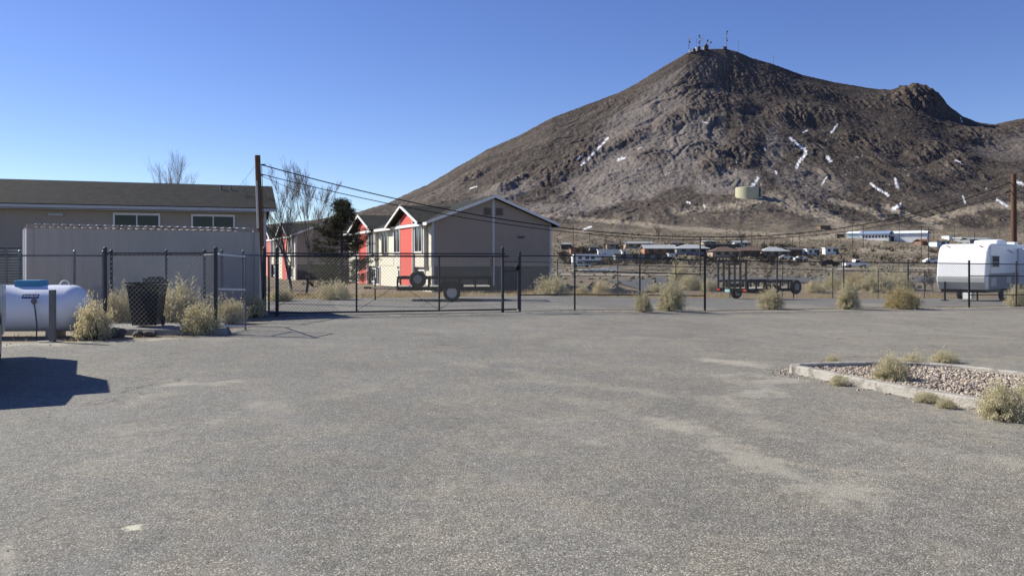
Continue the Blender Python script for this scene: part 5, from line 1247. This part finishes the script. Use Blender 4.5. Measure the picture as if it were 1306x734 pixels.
car('dark red car parked in front of the orange brick house', 848, 331, 4.4, 'w_rust_car')
car('silver car parked below the pale hip roofed house', 1003, 331, 4.4, 'silver')
car('white car parked between the town and the white trailers', 1022, 333, 4.4, 'white')
car('white car at the left edge of the camper row below the town', 741, 341, 4.3, 'silver')
p = tfind(747, 339.5); 
t = thing('motorhome', 'grey and white camper with a dark lower stripe parked just right of the red-bay block', 'camper', (p.x, p.y, p.z), R(4))
k = F/p.y; Lc = 36/k
MB().extr([(-Lc/2+.1,.5),(Lc/2,.5),(Lc/2,2.4),(Lc/2-.3,2.7),(-Lc/2+.6,2.7),(-Lc/2,2.2)], -1.2, 1.2, 'xz').build('body', M['white'], t, bevel=.08)
MB().box(-Lc/2+.4,-1.23,.5,Lc/2-.02,-1.203,1.15).build('stripe', M['w_dark'], t)
for x in (-1.6,.2,1.6): MB().box(x-.45,-1.23,1.5,x+.45,-1.203,2.05).build('window', M['glass'], t)
for x in (-.5,.5): MB().lathe([(.1,-.12),(.36,-.12),(.36,.12),(.1,.12)], 'y', 14, M=Matrix.Translation((x,-1.1,.36))).build('wheel', M['rubber'], t)
# white parking blocks / fence below the camper
m = None
for i in range(7):
    p = tfind(748+i*6.5, 346.5-.45*i, 60); m = MB(); m.box(-.9,-.15,0,.9,.15,.3); o = m.build('concrete_block', M['white'], bevel=.03); o.location = p; o.rotation_euler.z = R(10)
    tag(o, 'white concrete block in the row below the grey camper, '+['leftmost','second from left','third from left','middle one','third from right','second from right','rightmost'][i], 'block', 'white blocks in a row')
# roads on the plain
def road(name, pts, wd, mm):
    m = MB(); V = []; P = []
    for i in range(len(pts)-1):
        for j in range(8): P.append((pts[i][0]+(pts[i+1][0]-pts[i][0])*j/8, pts[i][1]+(pts[i+1][1]-pts[i][1])*j/8))
    P.append(pts[-1]); nC = 6
    for i, (px, d) in enumerate(P):
        for j in range(nC):
            dd = d-wd/2+wd*j/(nC-1); V.append(((px-653)/F*d, dd, tz(px*1.0, dd)+.09))
    m.add(V, [(i*nC+j, i*nC+j+1, (i+1)*nC+j+1, (i+1)*nC+j) for i in range(len(P)-1) for j in range(nC-1)]); o = m.build(name, mm); tag(o, kind='structure')
ra = mat('road_asphalt', (.085,.085,.088), .9, .15, .5)
rd2 = mat('road_gravel', (.30,.27,.23), .95, .15, .5)
road('road', [(795,72),(850,84),(940,92),(1050,93),(1200,94),(1420,95)], 24, ra)
road('gravel_road', [(690,150),(800,150),(900,150),(1000,160),(1120,185),(1300,195),(1420,200)], 9, rd2)
road('paved_street', [(690,118),(760,112),(840,110),(900,112)], 7, rd2)
# town trees and brush
for px, py, hpx, seed, lab in [(793,323,24,41,'bare tree over the small white box trailer'),(840,306,26,42,'wide bare tree behind the orange brick house'),(947,318,32,43,'dark bare tree at the right of the brown hip roof'),(980,362,40,44,'bushy reddish bare tree behind the right-hand trailer'),(1010,330,14,45,'small bare tree beside the brown shed'),(903,318,16,46,'small bare tree behind the blue-grey hip roof'),(760,318,18,47,'bare tree above the grey camper'),(1180,372,36,48,'leafless brown bush just left of the camper'),(1190,374,24,49,'lower leafless brown bush touching the camper end')]:
    p = tfind(px, py, 56); k = F/p.y
    bare_tree('bare_tree', lab, p, hpx/k*.95, seed, .62, 5, 4, .02*hpx/k, 'farpole' if seed != 44 else 'w_brown', tw=2.0 if py < 340 else 1.3, group='bare trees near the town')
